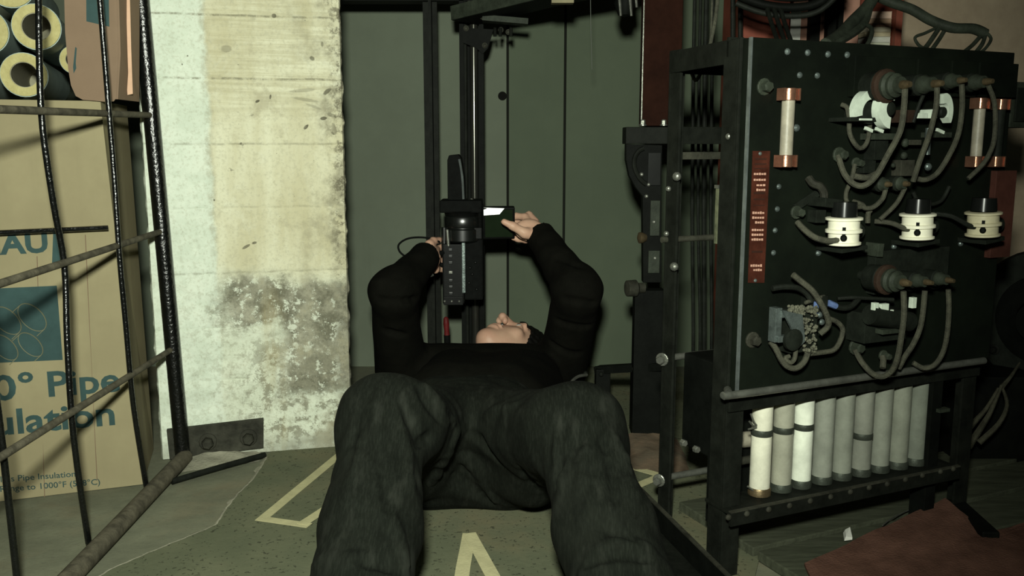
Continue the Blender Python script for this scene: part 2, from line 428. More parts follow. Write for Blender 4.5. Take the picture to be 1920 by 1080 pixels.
def floor_mat(name, c, c2, spots, spotc, bump=.3):
    m, nt, b, oc, s = new_mat(name)
    n1 = noise_tex(nt, oc, 6, 7); n2 = noise_tex(nt, oc, 90, 5); n3 = noise_tex(nt, oc, 140, 2, .5); n4 = noise_tex(nt, oc, 3.1, 4)
    cc = mixc(nt, ramp(nt,n1,.35,.7), c2, c)
    cc = mixc(nt, ramp(nt,n4,.5,.75,0,.5), cc, tuple(x*y for x,y in zip(c,(1.15,.85,.75))))
    cc = mixc(nt, ramp(nt,n3,.62,.68,0,spots), cc, spotc)
    nt.links.new(cc, b.inputs['Base Color']); b.inputs['Roughness'].default_value=.9; b.inputs['Specular IOR Level'].default_value=.2
    bump_to(nt, b, n2, bump, .003)
    return m
M_floor = floor_mat('dusty_concrete', (.178,.184,.126), (.120,.125,.086), .3, (.09,.09,.07))
M_sheet = floor_mat('green_speckled_sheet', (.132,.138,.084), (.098,.108,.066), .75, (.03,.032,.02))

# ================================================================== the setting
WALL_Y = 2.82
def struct(mb, name, m, parent=None, smooth=False, bevel=0.0, label=None):
    o = mb.build(name, m, parent, smooth, bevel)
    if parent is None: o['kind'] = 'structure'
    if label: o['label'] = label
    return o

# floor: a gently uneven concrete slab
mb = MB()
nx, ny = 60, 60; vs=[]; fs=[]
for j in range(ny+1):
    for i in range(nx+1):
        x=-1.8+4.2*i/nx; y=.3+2.9*j/ny
        vs.append((x,y,-.002+.0016*mnoise.noise(Vector((x*5,y*5,0)))))
for j in range(ny):
    for i in range(nx):
        a=j*(nx+1)+i; fs.append((a,a+1,a+nx+2,a+nx+1))
n0=len(vs); vs += [(-1.8,.3,-.08),(2.4,.3,-.08),(2.4,3.2,-.08),(-1.8,3.2,-.08)]; fs.append((n0+3,n0+2,n0+1,n0))
mb.add(vs,fs)
struct(mb, 'floor', M_floor, smooth=True, label='dusty grey concrete floor with worn edges')

# back wall: tall concrete panels with recessed joints
xs_seam = [at(952,330,Y=WALL_Y).x, at(1058,330,Y=WALL_Y).x]
xL = -1.8; xR = at(1395,330,Y=WALL_Y).x
mb = MB(); mb.box(xL, xR, WALL_Y+.03, WALL_Y+.10, -.02, 2.2)
wall = struct(mb, 'wall_back', mat('dark_joint', (.012,.013,.010), .9, 0, .2, 20, 0), label='grey painted concrete back wall with dark vertical joints')
edges = [xL] + xs_seam + [xR]
G = .0035
for i in range(3):
    mb = MB(); mb.box(edges[i]+(G if i else 0), edges[i+1]-(G if i<2 else 0), WALL_Y, WALL_Y+.03, -.02, 2.2)
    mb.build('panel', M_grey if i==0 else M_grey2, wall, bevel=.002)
# hole in the wall beside the first joint
p = at(942,180,Y=WALL_Y)
mb = MB(); mb.lathe(p+Vector((0,-.0012,0)), (0,1,0), [(0,.006),(.0006,.012),(.0012,.0135)], 18)
mb.build('plug_hole', mat('hole_black',(.006,.006,.005),.95,0,.2,20,0), wall, label='small dark plugged hole')

# right-hand part of the back: tan stained plaster wall
xT0 = xR+.004
mb = MB(); mb.box(xT0, 2.4, WALL_Y+.02, WALL_Y+.10, -.02, 2.2)
struct(mb, 'wall_right', M_tan, label='stained tan plaster wall behind the switchboard')

# ------------------------------------------------------------------ whitewashed pillar (turned a little, so only its front shows)
PIL = Frame(at(303,861,z=0), math.radians(13.5))
PW = PIL.hit(655,600).x; PC = PW/2
nx, nz = 110, 330; ZT = 1.45
grooves = [PIL.hit(470,y).z for y in (30,148,270,388,510,612,708)]
def relief(x, z):
    d = 0.0
    for k,g in enumerate(grooves):
        gg = g + .0025*mnoise.noise(Vector((x*9,k*3.1,0)))
        d -= .0032*math.exp(-((z-gg)/.0024)**2)*(.45+.55*mnoise.noise(Vector((x*14,k*7.7,2)))**2*3)
    d += .0012*mnoise.noise(Vector((x*4,0,z*60)))*(1 if z>.5 else .3)
    rough = min(1,max(0,(.50-z)/.2)) ; re = min(1,max(0,(x-.08)/.13))
    n = mnoise.fractal(Vector((x*22,3,z*22)),1.0,2.1,5)
    d += .0042*max(rough,re)*n
    pit = mnoise.noise(Vector((x*30,9,z*30)))
    if pit>.52: d -= .012*(pit-.52)
    return d
vs=[]; fs=[]
for j in range(nz+1):
    for i in range(nx+1):
        x=-PW/2+PW*i/nx; z=ZT*j/nz
        xe = x
        if i==nx: xe = x + .004*mnoise.fractal(Vector((0,5,z*25)),1,2,4)
        if i==0: xe = x + .003*mnoise.fractal(Vector((0,15,z*25)),1,2,4)
        vs.append(PIL.w(PC+xe, -relief(x,z)-(.004 if 0<i<nx else -.003), z))
for j in range(nz):
    for i in range(nx):
        a=j*(nx+1)+i; fs.append((a,a+1,a+nx+2,a+nx+1))
n0=len(vs)
for j in range(nz+1):
    z=ZT*j/nz; vs.append(PIL.w(0, .36, z)); vs.append(PIL.w(PW-.02, .36, z))
for j in range(nz):
    l0=j*(nx+1); l1=(j+1)*(nx+1); b0=n0+2*j; b1=n0+2*(j+1)
    fs.append((l0,l1,b1,b0)); fs.append((l0+nx,b0+1,b1+1,l1+nx)); fs.append((b0,b1,b1+1,b0+1))
pil_loc = PIL.w(PC,0,0)
pillar_o = thing('tmp', 'x', 'x', pil_loc, PIL.ang)
o = MB().add(vs,fs).build('wall_pillar', pillar_mat(list(zip(grooves,(.75,.85,.45,.30,.40,0,0)))[:5], [(PIL.hit(x,y).x-PC, PIL.hit(x,y).z, rx, rz, ro, k) for x,y,rx,rz,ro,k in ((483,190,.0055,.0028,-.5,.9),(507,182,.0022,.0050,.2,.85),(473,216,.0040,.0020,-.5,.4),(613,172,.0105,.0042,-.7,.8),(607,222,.0080,.0035,-.1,.85),(622,216,.012,.004,.3,.5),(574,238,.0065,.0032,-.8,.9),(624,250,.005,.002,.8,.6),(565,170,.030,.0040,-.1,.35),(572,187,.030,.0035,.15,.35),(588,200,.018,.003,.35,.3),(514,30,.005,.0045,0,.8),(585,110,.006,.005,.5,.7),(604,83,.003,.006,0,.6),(425,92,.012,.008,0,.4),(462,462,.010,.003,-.5,.75),(477,455,.006,.003,-.3,.8),(402,375,.002,.0022,0,.9),(352,105,.0015,.0015,0,.8),(342,121,.0015,.002,0,.8))]), pillar_o, smooth=True)
o.parent = None; o.location = pil_loc; o.rotation_euler = (0,0,PIL.ang); bpy.data.objects.remove(pillar_o)
o['kind'] = 'structure'; o['label'] = 'square concrete pillar with flaking cream and white whitewash'

# bolted steel plate at the foot of the pillar
bp = thing('base_plate', 'dark bolted steel foot plate on the front of the whitewashed pillar', 'plate', PIL.w(.09,-.014,0), PIL.ang)
q = [PIL.pt(312,806,-.016), PIL.pt(494,785,-.016), PIL.pt(494,840,-.016), PIL.pt(318,862,-.016)]
mb = MB(); mb.prism([q[3],q[2],q[1],q[0]], PIL.ey*.010); mb.build('plate', M_irondust, bp, bevel=.001)
for px,py in ((390,828),(466,820)):
    mb = MB(); mb.hexbolt(PIL.pt(px,py,-.0163), -PIL.ey, .013, .020); mb.build('bolt', M_irondust, bp)
# dust heap in front of the plate and a loose rod
vs=[]; fs=[]; n=28; m_=8
c0 = at(420,868,z=0)
for i in range(n+1):
    for j in range(m_+1):
        u=i/n; v=j/m_
        x = at(330,870,z=0).x+(at(496,850,z=0).x-at(330,870,z=0).x)*u
        yb0 = PIL.w(max(.0,(x-PIL.O.x)/math.cos(PIL.ang)),-.018,0).y; y = yb0-.085*v*(1-.45*u)
        hgt = .020*math.sin(math.pi*min(1,u*1.0+.02))**.5*(1-v)**1.4*(.8+.5*mnoise.noise(Vector((x*30,y*30,1))))
        vs.append((x,y,max(hgt,0)-.0012))
for i in range(n):
    for j in range(m_):
        a=i*(m_+1)+j; fs.append((a,a+m_+1,a+m_+2,a+1))
o = MB().add(vs,fs).build('dust_heap', M_dust, None, smooth=True)
tag(o, 'pale grey dust heaped against the foot of the pillar', 'dust', kind='stuff')
mb = MB(); a=at(322,903,z=.007); b=at(497,853,z=.007); mb.tube([a,(a+b)/2+Vector((0,0,.001)),b], .0065, 10)
tag(mb.build('iron_rod', M_iron, None, smooth=True), 'loose dark iron rod lying on the floor before the pillar plate', 'rod')

# ------------------------------------------------------------------ green sheet on the floor, tape marks
edge_px = [(500,858),(488,880),(470,905),(445,930),(420,962),(405,985),(375,1000),(330,1018),(290,1035),(255,1050),(200,1075),(150,1110),(80,1180)]
pts=[at(px,py,z=0) for px,py in edge_px]
P = smooth_path(pts,8)
P = [p+Vector((.0025*mnoise.noise(p*60),.0025*mnoise.noise(p*60+Vector((5,0,0))),0)) for p in P]
outer = [Vector((.10,.60,0)), Vector((.42,1.45,0)), Vector((.52,1.9,0)), Vector((.52,WALL_Y-.01,0)), PIL.w(PW+.02,.45,0), PIL.w(PW-.01,-.012,0), PIL.w(.24,-.012,0)]
outer[0:0] = [Vector((P[-1].x+.05,.60,0))]
poly = P + outer
mb = MB(); mb.prism([Vector((p.x,p.y,.003)) for p in poly][::-1], (0,0,-.0028))
fsheet = tag(mb.build('floor_sheet', M_sheet, None), 'worn green speckled floor sheet with a torn curved edge', 'floor covering')
vs=[]; fs=[]
for i,q_ in enumerate(P[:-10]):
    t_=(P[i+1]-q_).normalized(); n_=Vector((t_.y,-t_.x,0)); 
    if n_.x>0: n_=-n_
    w1=.004+.010*abs(mnoise.noise(q_*22))+.004*abs(mnoise.noise(q_*90)); w0=.002*abs(mnoise.noise(q_*70))
    vs+=[(q_+n_*w1)+Vector((0,0,.0004)), (q_+n_*.001)+Vector((0,0,.0037)), (q_-n_*(.002+w0))+Vector((0,0,.0036))]
for i in range(len(P)-11):
    for k in range(2): a=i*3+k; fs.append((a,a+1,a+4,a+3))
MB().add(vs,fs).build('torn_edge', M_dust, fsheet, label='pale frayed edge')
def tape(strips, label):
    p0=at(*strips[0][0],z=.0035)
    t = thing('tape_marking', label, 'tape', (p0.x,p0.y,.003), 0, 'tape marks on the floor')
    for k,(a,b,w) in enumerate(strips):
        A=at(*a,z=.0035); B=at(*b,z=.0035); d=(B-A).normalized(); s=d.cross(Vector((0,0,1)))
        zz=.0032+.0006*k; n=6; L=[];R=[]
        for i in range(n+1):
            p=A+(B-A)*i/n; j=.0008*mnoise.noise(p*40)
            L.append(p+s*(w/2+j)); R.append(p-s*(w/2-j))
        poly=[Vector((q.x,q.y,zz)) for q in L+R[::-1]]
        mb=MB(); mb.prism(poly,(0,0,.0006)); mb.build('strip', M_tape, t)
tape([((489,975),(640,850),.021),((484,972),(580,986),.021),((566,984),(680,910),.021)], 'masking tape outline on the floor left of the man')
tape([((880,1000),(862,1100),.024),((880,1000),(950,1130),.024)], 'inverted V of masking tape on the floor between the legs of the man')
tape([((1185,876),(1245,893),.022),((1245,890),(1190,913),.022)], 'masking tape corner on the floor beside the switchboard legs')

# ================================================================== cage
CX = -.735
cage = thing('wire_cage', 'black wire cage side with bent bars standing before the cardboard box', 'cage', (CX, 1.935, 0))
ptop = at(262,-25,Y=1.93); pbot = at(343,862,Y=1.93)
d = (ptop-pbot).normalized()
mb = MB(); mb.tube([pbot, (pbot+ptop)/2, pbot+d*1.35], .0165, 14, 2); mb.build('post', M_blackrod, cage, smooth=True)
a=at(347,858,Y=1.925); a.z=.016; b=at(110,1105,z=.014); e=b+(b-a)*.5
mb = MB(); mb.tube([a,b,e], .0165, 12, 2); mb.build('bottom_rail', M_dustrod, cage, smooth=True)
def cagept(px,py,dx=0.0): return at(px,py,X=CX+dx)
def ext(a,b,k): return b+(b-a)*k
for (p,q,dx) in (((283,216),(0,205),.008),((302,434),(0,532),.008),((322,655),(12,850),.008)):
    A=at(*p,Y=1.925); B=cagept(*q,dx)
    mb=MB(); mb.tube([A,(A+B)/2,B,ext(A,B,.6)], .0062, 10, 2); mb.build('crossbar', M_dustrod, cage, smooth=True)
for pts_ in ([(72,-40),(74,120),(80,240),(100,380),(121,500),(126,640),(138,820),(166,1018)],
             [(184,-40),(198,130),(206,230),(214,330),(224,480),(236,610),(250,760),(274,912)],
             [(-40,500),(0,800),(14,920),(24,1010),(34,1105)]):
    w=[cagept(px,py,-.002) for px,py in pts_]
    mb=MB(); mb.tube(w, .0053, 10, 4); mb.build('bar', M_blackrod, cage, smooth=True)
w=[at(243,20,Y=1.945),at(256,120,Y=1.945),at(272,220,Y=1.945),at(296,370,Y=1.945),at(308,442,Y=1.945)]
mb=MB(); mb.tube(w, .0042, 8, 4); mb.build('brace', M_irondust, cage, smooth=True)

# ================================================================== cardboard box behind the cage
BR = at(268,908,z=0); BL = at(0,940,z=0)
bang = math.atan2(BR.y-BL.y, BR.x-BL.x)
BXF = Frame(BR, bang)     # x runs to the right along the front, 0 at the right corner
ztop = BXF.hit(100,188).z
BWID = .62; BDEP = .46
box = thing('cardboard_box', 'large tan cardboard box with blue printing behind the cage', 'box', BR, bang)
mb = MB()
# front, with a slight bulge, and the other sides
nx,nz=24,24; vs=[]; fs=[]
for j in range(nz+1):
    for i in range(nx+1):
        u=-BWID*(1-i/nx); z=ztop*j/nz
        bul=.006*math.sin(math.pi*i/nx)*math.sin(math.pi*j/nz)
        lean=-.012*j/nz if i<nx else -.012*j/nz
        vs.append(BXF.w(u+ (-.030*(j/nz) if True else 0)*(i/nx), -bul, z))
for j in range(nz):
    for i in range(nx):
        a=j*(nx+1)+i; fs.append((a,a+1,a+nx+2,a+nx+1))
n0=len(vs); vs+=[BXF.w(-BWID,BDEP,0),Vector((-.832,2.02,0)),Vector((-.842,2.02,ztop)),BXF.w(-BWID,BDEP,ztop)]
right=[j*(nx+1)+nx for j in range(nz+1)]; left=[j*(nx+1) for j in range(nz+1)]
fs.append(tuple(right+[n0+2,n0+1])); fs.append(tuple(left[::-1]+[n0,n0+3])); fs.append((n0,n0+1,n0+2,n0+3))
top=[nz*(nx+1)+i for i in range(nx+1)]; fs.append(tuple(top+[n0+2,n0+3])); fs.append(tuple([i for i in range(nx+1)][::-1]+[n0,n0+1]))
mb.add(vs,fs); boxbody = mb.build('body', M_card, box)
def bulge(u,z):
    i=(u+BWID)/BWID; j=z/ztop
    return .006*math.sin(math.pi*min(1,max(0,i)))*math.sin(math.pi*min(1,max(0,j)))
def bpt(px,py,off=.0006):
    h=BXF.hit(px,py); return BXF.w(h.x, -bulge(h.x,h.z)-off, h.z)
def text_verts(s, bold=.0):
    cu=bpy.data.curves.new('t','FONT'); cu.body=s; cu.size=1.0; cu.offset=bold; cu.resolution_u=3
    ob=bpy.data.objects.new('t',cu); col.objects.link(ob)
    dg=bpy.context.evaluated_depsgraph_get(); me=bpy.data.meshes.new_from_object(ob.evaluated_get(dg))
    V=[tuple(v.co) for v in me.vertices]; Fc=[tuple(p.vertices) for p in me.polygons]
    bpy.data.objects.remove(ob); bpy.data.curves.remove(cu); bpy.data.meshes.remove(me)
    return V,Fc
def print_text(s, p_left, p_right, hpx, m, bold=.02, off=.0007, xs=None):
    """lettering laid on the box front between two baseline points; hpx = capital height as seen"""
    V,Fc=text_verts(s,bold); x0=min(v[0] for v in V); x1=max(v[0] for v in V); capv,_=text_verts('I',0); cap=max(v[1] for v in capv)
    A=BXF.hit(*p_left); B=BXF.hit(*p_right); T=BXF.hit(p_left[0],p_left[1]-hpx); H=T.z-A.z
    vs=[]
    for v in V:
        t=(v[0]-x0)/(x1-x0); u=A.x+(B.x-A.x)*t; z=A.z+(B.z-A.z)*t+H*v[1]/cap
        vs.append(BXF.w(u,-bulge(u,z)-off,z))
    mb=MB(); mb.add(vs,Fc)
    # give the print a hair of thickness
    return mb.build('lettering', m, box)
print_text('KNAU', (-88,480), (91,471), 38, M_blueink, .035)
MB().add([bpt(x,y,.0007) for x,y in ((100,438),(119,437),(119,489),(98,496))],[(0,3,2,1)]).build('logo_stroke', M_blueink, box)
print_text('360\u00b0', (-104,757), (66,744), 46, M_blueink, .022)
print_text('Pipe', (92,742), (226,732), 45, M_blueink, .022)
print_text('Insulation', (-110,824), (216,795), 46, M_blueink, .022)
print_text('Knauf Fiber Glass Pipe Insulation', (-110,912), (142,893), 11, M_blueink, .01)
print_text('Temperature Range to 1000\u00b0F (538\u00b0C)', (-110,930), (188,908), 11, M_blueink, .01)
# blue printed square with outlined pipe sections
q=[(-120,545),(107,535),(118,674),(-120,684)]
nU,nV=12,8; vs=[];fs=[]
for j in range(nV+1):
    for i in range(nU+1):
        u=i/nU; v=j/nV
        px=(q[0][0]*(1-u)+q[1][0]*u)*(1-v)+(q[3][0]*(1-u)+q[2][0]*u)*v
        py=(q[0][1]*(1-u)+q[1][1]*u)*(1-v)+(q[3][1]*(1-u)+q[2][1]*u)*v
        vs.append(bpt(px,py,.0006))
for j in range(nV):
    for i in range(nU):
        a=j*(nU+1)+i; fs.append((a,a+nU+1,a+nU+2,a+1))
MB().add(vs,fs).build('printed_square', M_blueink, box)
mb=MB()
def outline(cx,cy,rx,ry,rot,L):
    pts_=[]
    for k in range(25):
        th=2*math.pi*k/24; x=rx*math.cos(th); y=ry*math.sin(th)
        pts_.append(bpt(cx+x*math.cos(rot)-y*math.sin(rot), cy+x*math.sin(rot)+y*math.cos(rot), .0012))
    mb.tube(pts_, .0009, 4, 1)
    for sg in (-1,1):
        x=sg*rx
        sx=cx+x*math.cos(rot); sy=cy+x*math.sin(rot)
        mb.tube([bpt(sx,sy,.0012),bpt(sx-L*.6,sy+L*.55,.0012)], .0009, 4, 1)
for a in ((61,594,32,19,.75,24),(14,600,32,19,.75,24),(58,645,28,16,.75,22),(10,650,30,17,.75,22)): outline(*a)
mb.build('printed_outline', M_yelline, box, label='pale outline drawing of pipe sections')
# creases where the flaps are folded
for (a,b) in (((160,440),(182,900)),((70,480),(84,940))):
    mb=MB(); A=bpt(*a,.0003); B=bpt(*b,.0003); mb.tube([A,(A+B)/2,B], .0008, 4, 2); mb.build('crease', M_card2, box)
# broken-off bar poking along the front of the box
A=BXF.pt(-60,439,-.03); B=BXF.pt(203,427,-.022); C=BXF.pt(208,417,-.022)
mb=MB(); mb.tube([ext(B,A,.3),A,(A+B)/2,B], .0048, 8, 3); br=mb.build('broken_bar', M_blackrod, None, smooth=True)
tag(br,'short dark broken bar crossing the box front above the blue letters','bar')

# ------------------------------------------------------------------ pipe insulation on the box
RF = BXF
def roll(px,py,rpx,rin,y0,L,label,tilt=0.0):
    A=RF.hit(px,py,y0); c=RF.w(A.x,y0,A.z); R=(RF.hit(px+rpx,py,y0).x-A.x)
    ax=(RF.ey*math.cos(tilt)+RF.ex*math.sin(tilt))
    t=thing('pipe_insulation', label, 'insulation', c, 0, 'pipe insulation sections on the box')
    mb=MB(); mb.pipe(c,c+ax*L,R*.965,R*rin,32); mb.build('glass_wool',M_glassfib,t,smooth=True)
    mb=MB(); mb.pipe(c+ax*.004,c+ax*(L-.002),R,R*.967,32); mb.build('jacket',M_jacket,t,smooth=True)
    mb=MB(); mb.pipe(c+ax*.003,c+ax*(L-.002),R*rin*.999,R*rin*.95,32); mb.build('lining',M_core,t,smooth=True)
    mb=MB(); mb.cyl(c+ax*(L*.62),c+ax*(L*.64),R*rin*.95,seg=24); mb.build('core_shade_plug',M_core,t)  # added disc closing the bore, standing for its shade
    return c,R
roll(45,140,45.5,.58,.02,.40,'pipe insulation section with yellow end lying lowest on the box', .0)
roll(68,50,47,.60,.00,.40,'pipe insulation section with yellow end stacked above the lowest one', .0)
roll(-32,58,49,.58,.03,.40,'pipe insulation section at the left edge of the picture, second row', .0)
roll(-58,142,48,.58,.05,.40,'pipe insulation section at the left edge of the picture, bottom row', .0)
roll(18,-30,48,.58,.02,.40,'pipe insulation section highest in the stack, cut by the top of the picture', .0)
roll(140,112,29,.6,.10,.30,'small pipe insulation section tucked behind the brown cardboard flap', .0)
# brown cardboard piece standing on the box
yb=-.012
outl=[(119,-60),(122,60),(128,130),(133,160),(142,180),(155,187),(200,191),(213,190),(218,184),(222,100),(217,-60)]
poly=[RF.pt(px,py,yb) for px,py in outl]
fl=thing('cardboard_flap','brown cardboard piece with rounded corners standing on the box','cardboard',RF.pt(170,189,yb),bang)
mb=MB(); mb.prism(poly[::-1], RF.ey*.006); mb.build('sheet',M_card2,fl)
side=[RF.pt(217,-60,yb+.003),RF.pt(222,100,yb+.003),RF.pt(217,186,yb+.003)]
mb=MB(); mb.prism([side[0],side[1],side[2],side[2]+RF.ey*.10+RF.ex*.035,side[0]+RF.ey*.10+RF.ex*.035], RF.ex*.004); mb.build('side_flap',M_card2,fl)
pl_=[RF.pt(px,py,yb-.0006) for px,py in ((161,-60),(203,-60),(205,50),(162,40))]
MB().add(pl_,[(0,3,2,1)]).build('blue_label',M_blueink,fl)
pl_=[RF.pt(px,py,yb-.0006) for px,py in ((141,88),(144,90),(142,118),(143,128),(138,138),(137,125))]
MB().add(pl_,[(0,5,4,3,2,1)]).build('blue_mark',M_blueink,fl)
# peach strip of board leaning beside the pillar
A=[RF.pt(px,py,.03) for px,py in ((226,-60),(242,-60),(246,90),(249,176),(239,178),(234,90))]
mb=MB(); mb.prism(A[::-1], RF.ey*.012)
tag(mb.build('board_strip',M_ply,None),'pale peach strip of board upright between box and pillar','board')

# ================================================================== rails and beams at the back wall
RY = 2.50
def vline(px0,py0,px1,py1,Y): return at(px0,py0,Y=Y), at(px1,py1,Y=Y)
def upright(px,Y,z0=0.0,z1=1.6):
    x=at(px,320,Y=Y).x; return x
# T-section guide rail
x0=at(797,320,Y=RY).x; x1=at(823,320,Y=RY).x
gr=thing('guide_rail','dark steel T-section guide rail, left of the camcorder','rail',((x0+x1)/2,RY,0))
mb=MB(); mb.box(x0,x1,RY,RY+.008,0,1.7); mb.build('flange',M_iron,gr)
xc=(x0+x1)/2; mb=MB(); mb.box(xc-.002,xc+.006,RY-.03,RY,0,1.7); mb.build('web',M_iron,gr)
# steel tube post with channel
x0=at(864,320,Y=RY).x; x1=at(908,320,Y=RY).x; xc=(x0+x1)/2
sp=thing('post_assembly','black steel post with a shiny round tube behind the camcorder','post',(xc,RY,0))
mb=MB(); mb.box(x0,x1,RY+.02,RY+.03,0,1.7); mb.build('channel_back',M_black,sp)
mb=MB(); mb.box(x0,x0+.012,RY-.02,RY+.02,0,1.7); mb.build('channel_side',M_black,sp)
mb=MB(); mb.box(x1-.012,x1,RY-.02,RY+.02,0,1.7); mb.build('channel_side',M_black,sp)
xt=at(890,320,Y=RY).x
mb=MB(); mb.cyl((xt,RY-.01,0),(xt,RY-.01,1.03),.011,seg=20); mb.build('tube',mat('polished_tube',(.10,.10,.085),.2,.8,.4,30,.05,stretch=(1,1,.1)),sp,smooth=True)
xt2=at(874,320,Y=RY).x
mb=MB(); mb.cyl((xt2,RY-.005,0),(xt2,RY-.005,1.6),.006,seg=12); mb.build('tube',M_iron,sp,smooth=True)
# gusset with bolts at the top of the post
g=[at(868,52,Y=RY-.03),at(925,55,Y=RY-.03),at(915,90,Y=RY-.03),at(905,101,Y=RY-.03),at(893,90,Y=RY-.03),at(868,80,Y=RY-.03)]
mb=MB(); mb.prism(g[::-1],(0,.012,0)); mb.build('gusset',M_black,sp)
for px,py in ((909,85),(939,56),(953,60),(874,53)):
    mb=MB(); mb.hexbolt(at(px,py,Y=RY-.031),(0,-1,-.2),.005,.008); mb.build('bolt',M_irondust,sp)
for px in (928,938,958):
    A=at(px,52,Y=RY-.05); mb=MB(); mb.cyl(A,A-Vector((0,0,.022)),.0045,seg=8); mb.build('stud',M_iron,sp)
# overhead crossbeam and angled beam
A=at(640,-6,Y=RY); B=at(880,4,Y=RY)
ob=thing('overhead_beam','dark horizontal beam across the top above the grey wall','beam',(A.x,RY,A.z))
mb=MB(); mb.bar(Vector((A.x-.05,RY+.01,A.z+.012)),Vector((B.x+.03,RY+.01,A.z+.012)),.06,.05); mb.build('beam',M_black,ob)
ab=thing('angled_beam','dark steel channel running overhead from the post towards the right','beam',at(880,30,Y=2.42))
P0=at(872,38,Y=2.44); P1=at(1215,-45,Y=2.10)
mb=MB(); mb.bar(P0,P1,.10,.012); mb.build('web',M_black,ab)
dirv=(P1-P0).normalized(); sd=dirv.cross(Vector((0,0,1))).normalized()
for s_ in (-1,1):
    mb=MB(); mb.bar(P0+sd*.05*s_+Vector((0,0,.012)),P1+sd*.05*s_+Vector((0,0,.012)),.010,.035); mb.build('flange',M_olive if s_>0 else M_black,ab)
mb=MB(); mb.bar(at(905,35,Y=2.40),at(990,42,Y=2.40),.05,.014); mb.build('splice_plate',M_olive,ab)
for px,py in ((880,8),(905,30)):
    mb=MB(); mb.hexbolt(at(px,py,Y=2.40),(0,-1,-.3),.006,.008); mb.build('bolt',M_irondust,ab)
A=at(1053,-2,Y=2.2); mb=MB(); mb.bar(A+Vector((-.024,0,.0)),A+Vector((.028,0,0)),.03,.022)
tag(mb.build('wooden_block',mat('pale_block',(.26,.23,.14),.8,0,.3,20,.2),None,bevel=.001),'small pale wooden block wedged under the overhead channel','block')
# dark casting hanging at the top, by the red beam
c=at(1172,8,Y=2.2)
hb=thing('hanging_casting','dark greasy casting hanging at the top beside the red beam','casting',c)
mb=MB(); mb.lathe(c+Vector((0,0,.10)),(0,0,-1),[(0,.030),(.05,.034),(.08,.022),(.10,.026),(.125,.016),(.13,.0)],16); mb.build('body',M_black,hb,smooth=True)
for px,py,pz in ((1160,0,30),(1180,5,25),(1190,-8,22)):
    A=at(px,py-25,Y=2.17); B=at(px+4,py+pz,Y=2.17); mb=MB(); mb.cyl(A,B,.004,.003,8); mb.build('finger',M_steel,hb,smooth=True)
# thin hanging wire
A=at(1107,-20,Y=2.3); mb=MB(); mb.tube([A,at(1108,60,Y=2.3),at(1110,130,Y=2.3)],.0008,5,2)
tag(mb.build('hanging_wire',mat('thin_wire',(.12,.13,.11),.6,0,.2,20,0),None),'thin grey wire hanging in front of the wall joints','wire')

# ------------------------------------------------------------------ red oxide beam, sliding bracket and roller
BY=2.12
x0=at(1206,120,Y=BY).x; x1=at(1278,120,Y=BY).x
z0=at(1230,236,Y=BY).z
rb=thing('red_beam','dark red-brown upright beam left of the switchboard frame','beam',((x0+x1)/2,BY,z0))
mb=MB(); mb.box(x0,x1,BY,BY+.05,z0,1.6); mb.build('beam',M_beam,rb,bevel=.002)
mb=MB(); mb.box(x0-.0025,x0-.0003,BY-.002,BY+.004,z0+.005,1.6); mb.build('steel_strip',M_steel,rb)
for px in (1205,1244):
    A=at(px,232,Y=BY-.015); mb=MB(); mb.hexbolt(Vector((A.x,BY-.018,z0)),(0,0,1),.006,.012); mb.build('nut',M_steel,rb)
cb=thing('cast_bracket','black cast iron bracket with slots and a roller below the red beam','bracket',(x0,BY,0))
yb_=BY-.02
mb=MB(); A=at(1174,238,Y=yb_); B=at(1262,270,Y=yb_); mb.box(A.x,B.x+.16,yb_,yb_+.07,B.z,A.z); mb.build('head_bar',M_iron,cb,bevel=.002)
ol=[(1174,270),(1174,300),(1180,330),(1192,352),(1205,368),(1206,530),(1240,530),(1240,350),(1242,272)]
poly=[at(px,py,Y=yb_+.004) for px,py in ol]; mb=MB(); mb.prism(poly,(0,.03,0)); mb.build('cheek',M_black,cb,bevel=.0015)
mb=MB(); pts_=[at(px,py,Y=yb_) for px,py in ((1207,278),(1198,283),(1190,296),(1190,315),(1200,335),(1212,346))]; mb.tube(pts_,.0055,8,4); mb.build('rib',M_iron,cb,smooth=True)
for (xa,ya,xb,yb2) in ((1216,286,1238,348),(1220,376,1236,442),(1216,470,1236,512)):
    A=at(xa,ya,Y=yb_); B=at(xb,yb2,Y=yb_); mb=MB(); w_=.004
    mb.box(A.x,B.x,yb_-.002,yb_+.003,B.z,A.z); o_=mb.build('slot',M_glass if ya<300 else M_olive,cb,bevel=.001)
for px,py in ((1203,327),(1216,346),(1212,368),(1226,416),(1228,484)):
    mb=MB(); mb.rivet(at(px,py,Y=yb_),(0,-1,.1),.005); mb.build('bolt',M_steel,cb)
A=at(1188,540,Y=yb_-.03); B=at(1210,540,Y=yb_+.0)
mb=MB(); mb.lathe(at(1174,541,Y=yb_),(1,.25,0),[(0,.012),(.002,.019),(.024,.020),(.030,.012),(.045,.012)],20); mb.build('roller',M_irondust,cb,smooth=True)
mb=MB(); mb.lathe(at(1196,446,Y=yb_),(1,.2,0),[(0,.006),(.003,.013),(.010,.013),(.02,.008)],16); mb.build('bush',M_brass,cb,smooth=True)
A=at(1191,545,Y=yb_+.01); B=at(1243,700,Y=yb_+.01); mb=MB(); mb.box(A.x,B.x,yb_+.01,yb_+.05,0,A.z); mb.build('foot_column',M_black,cb)
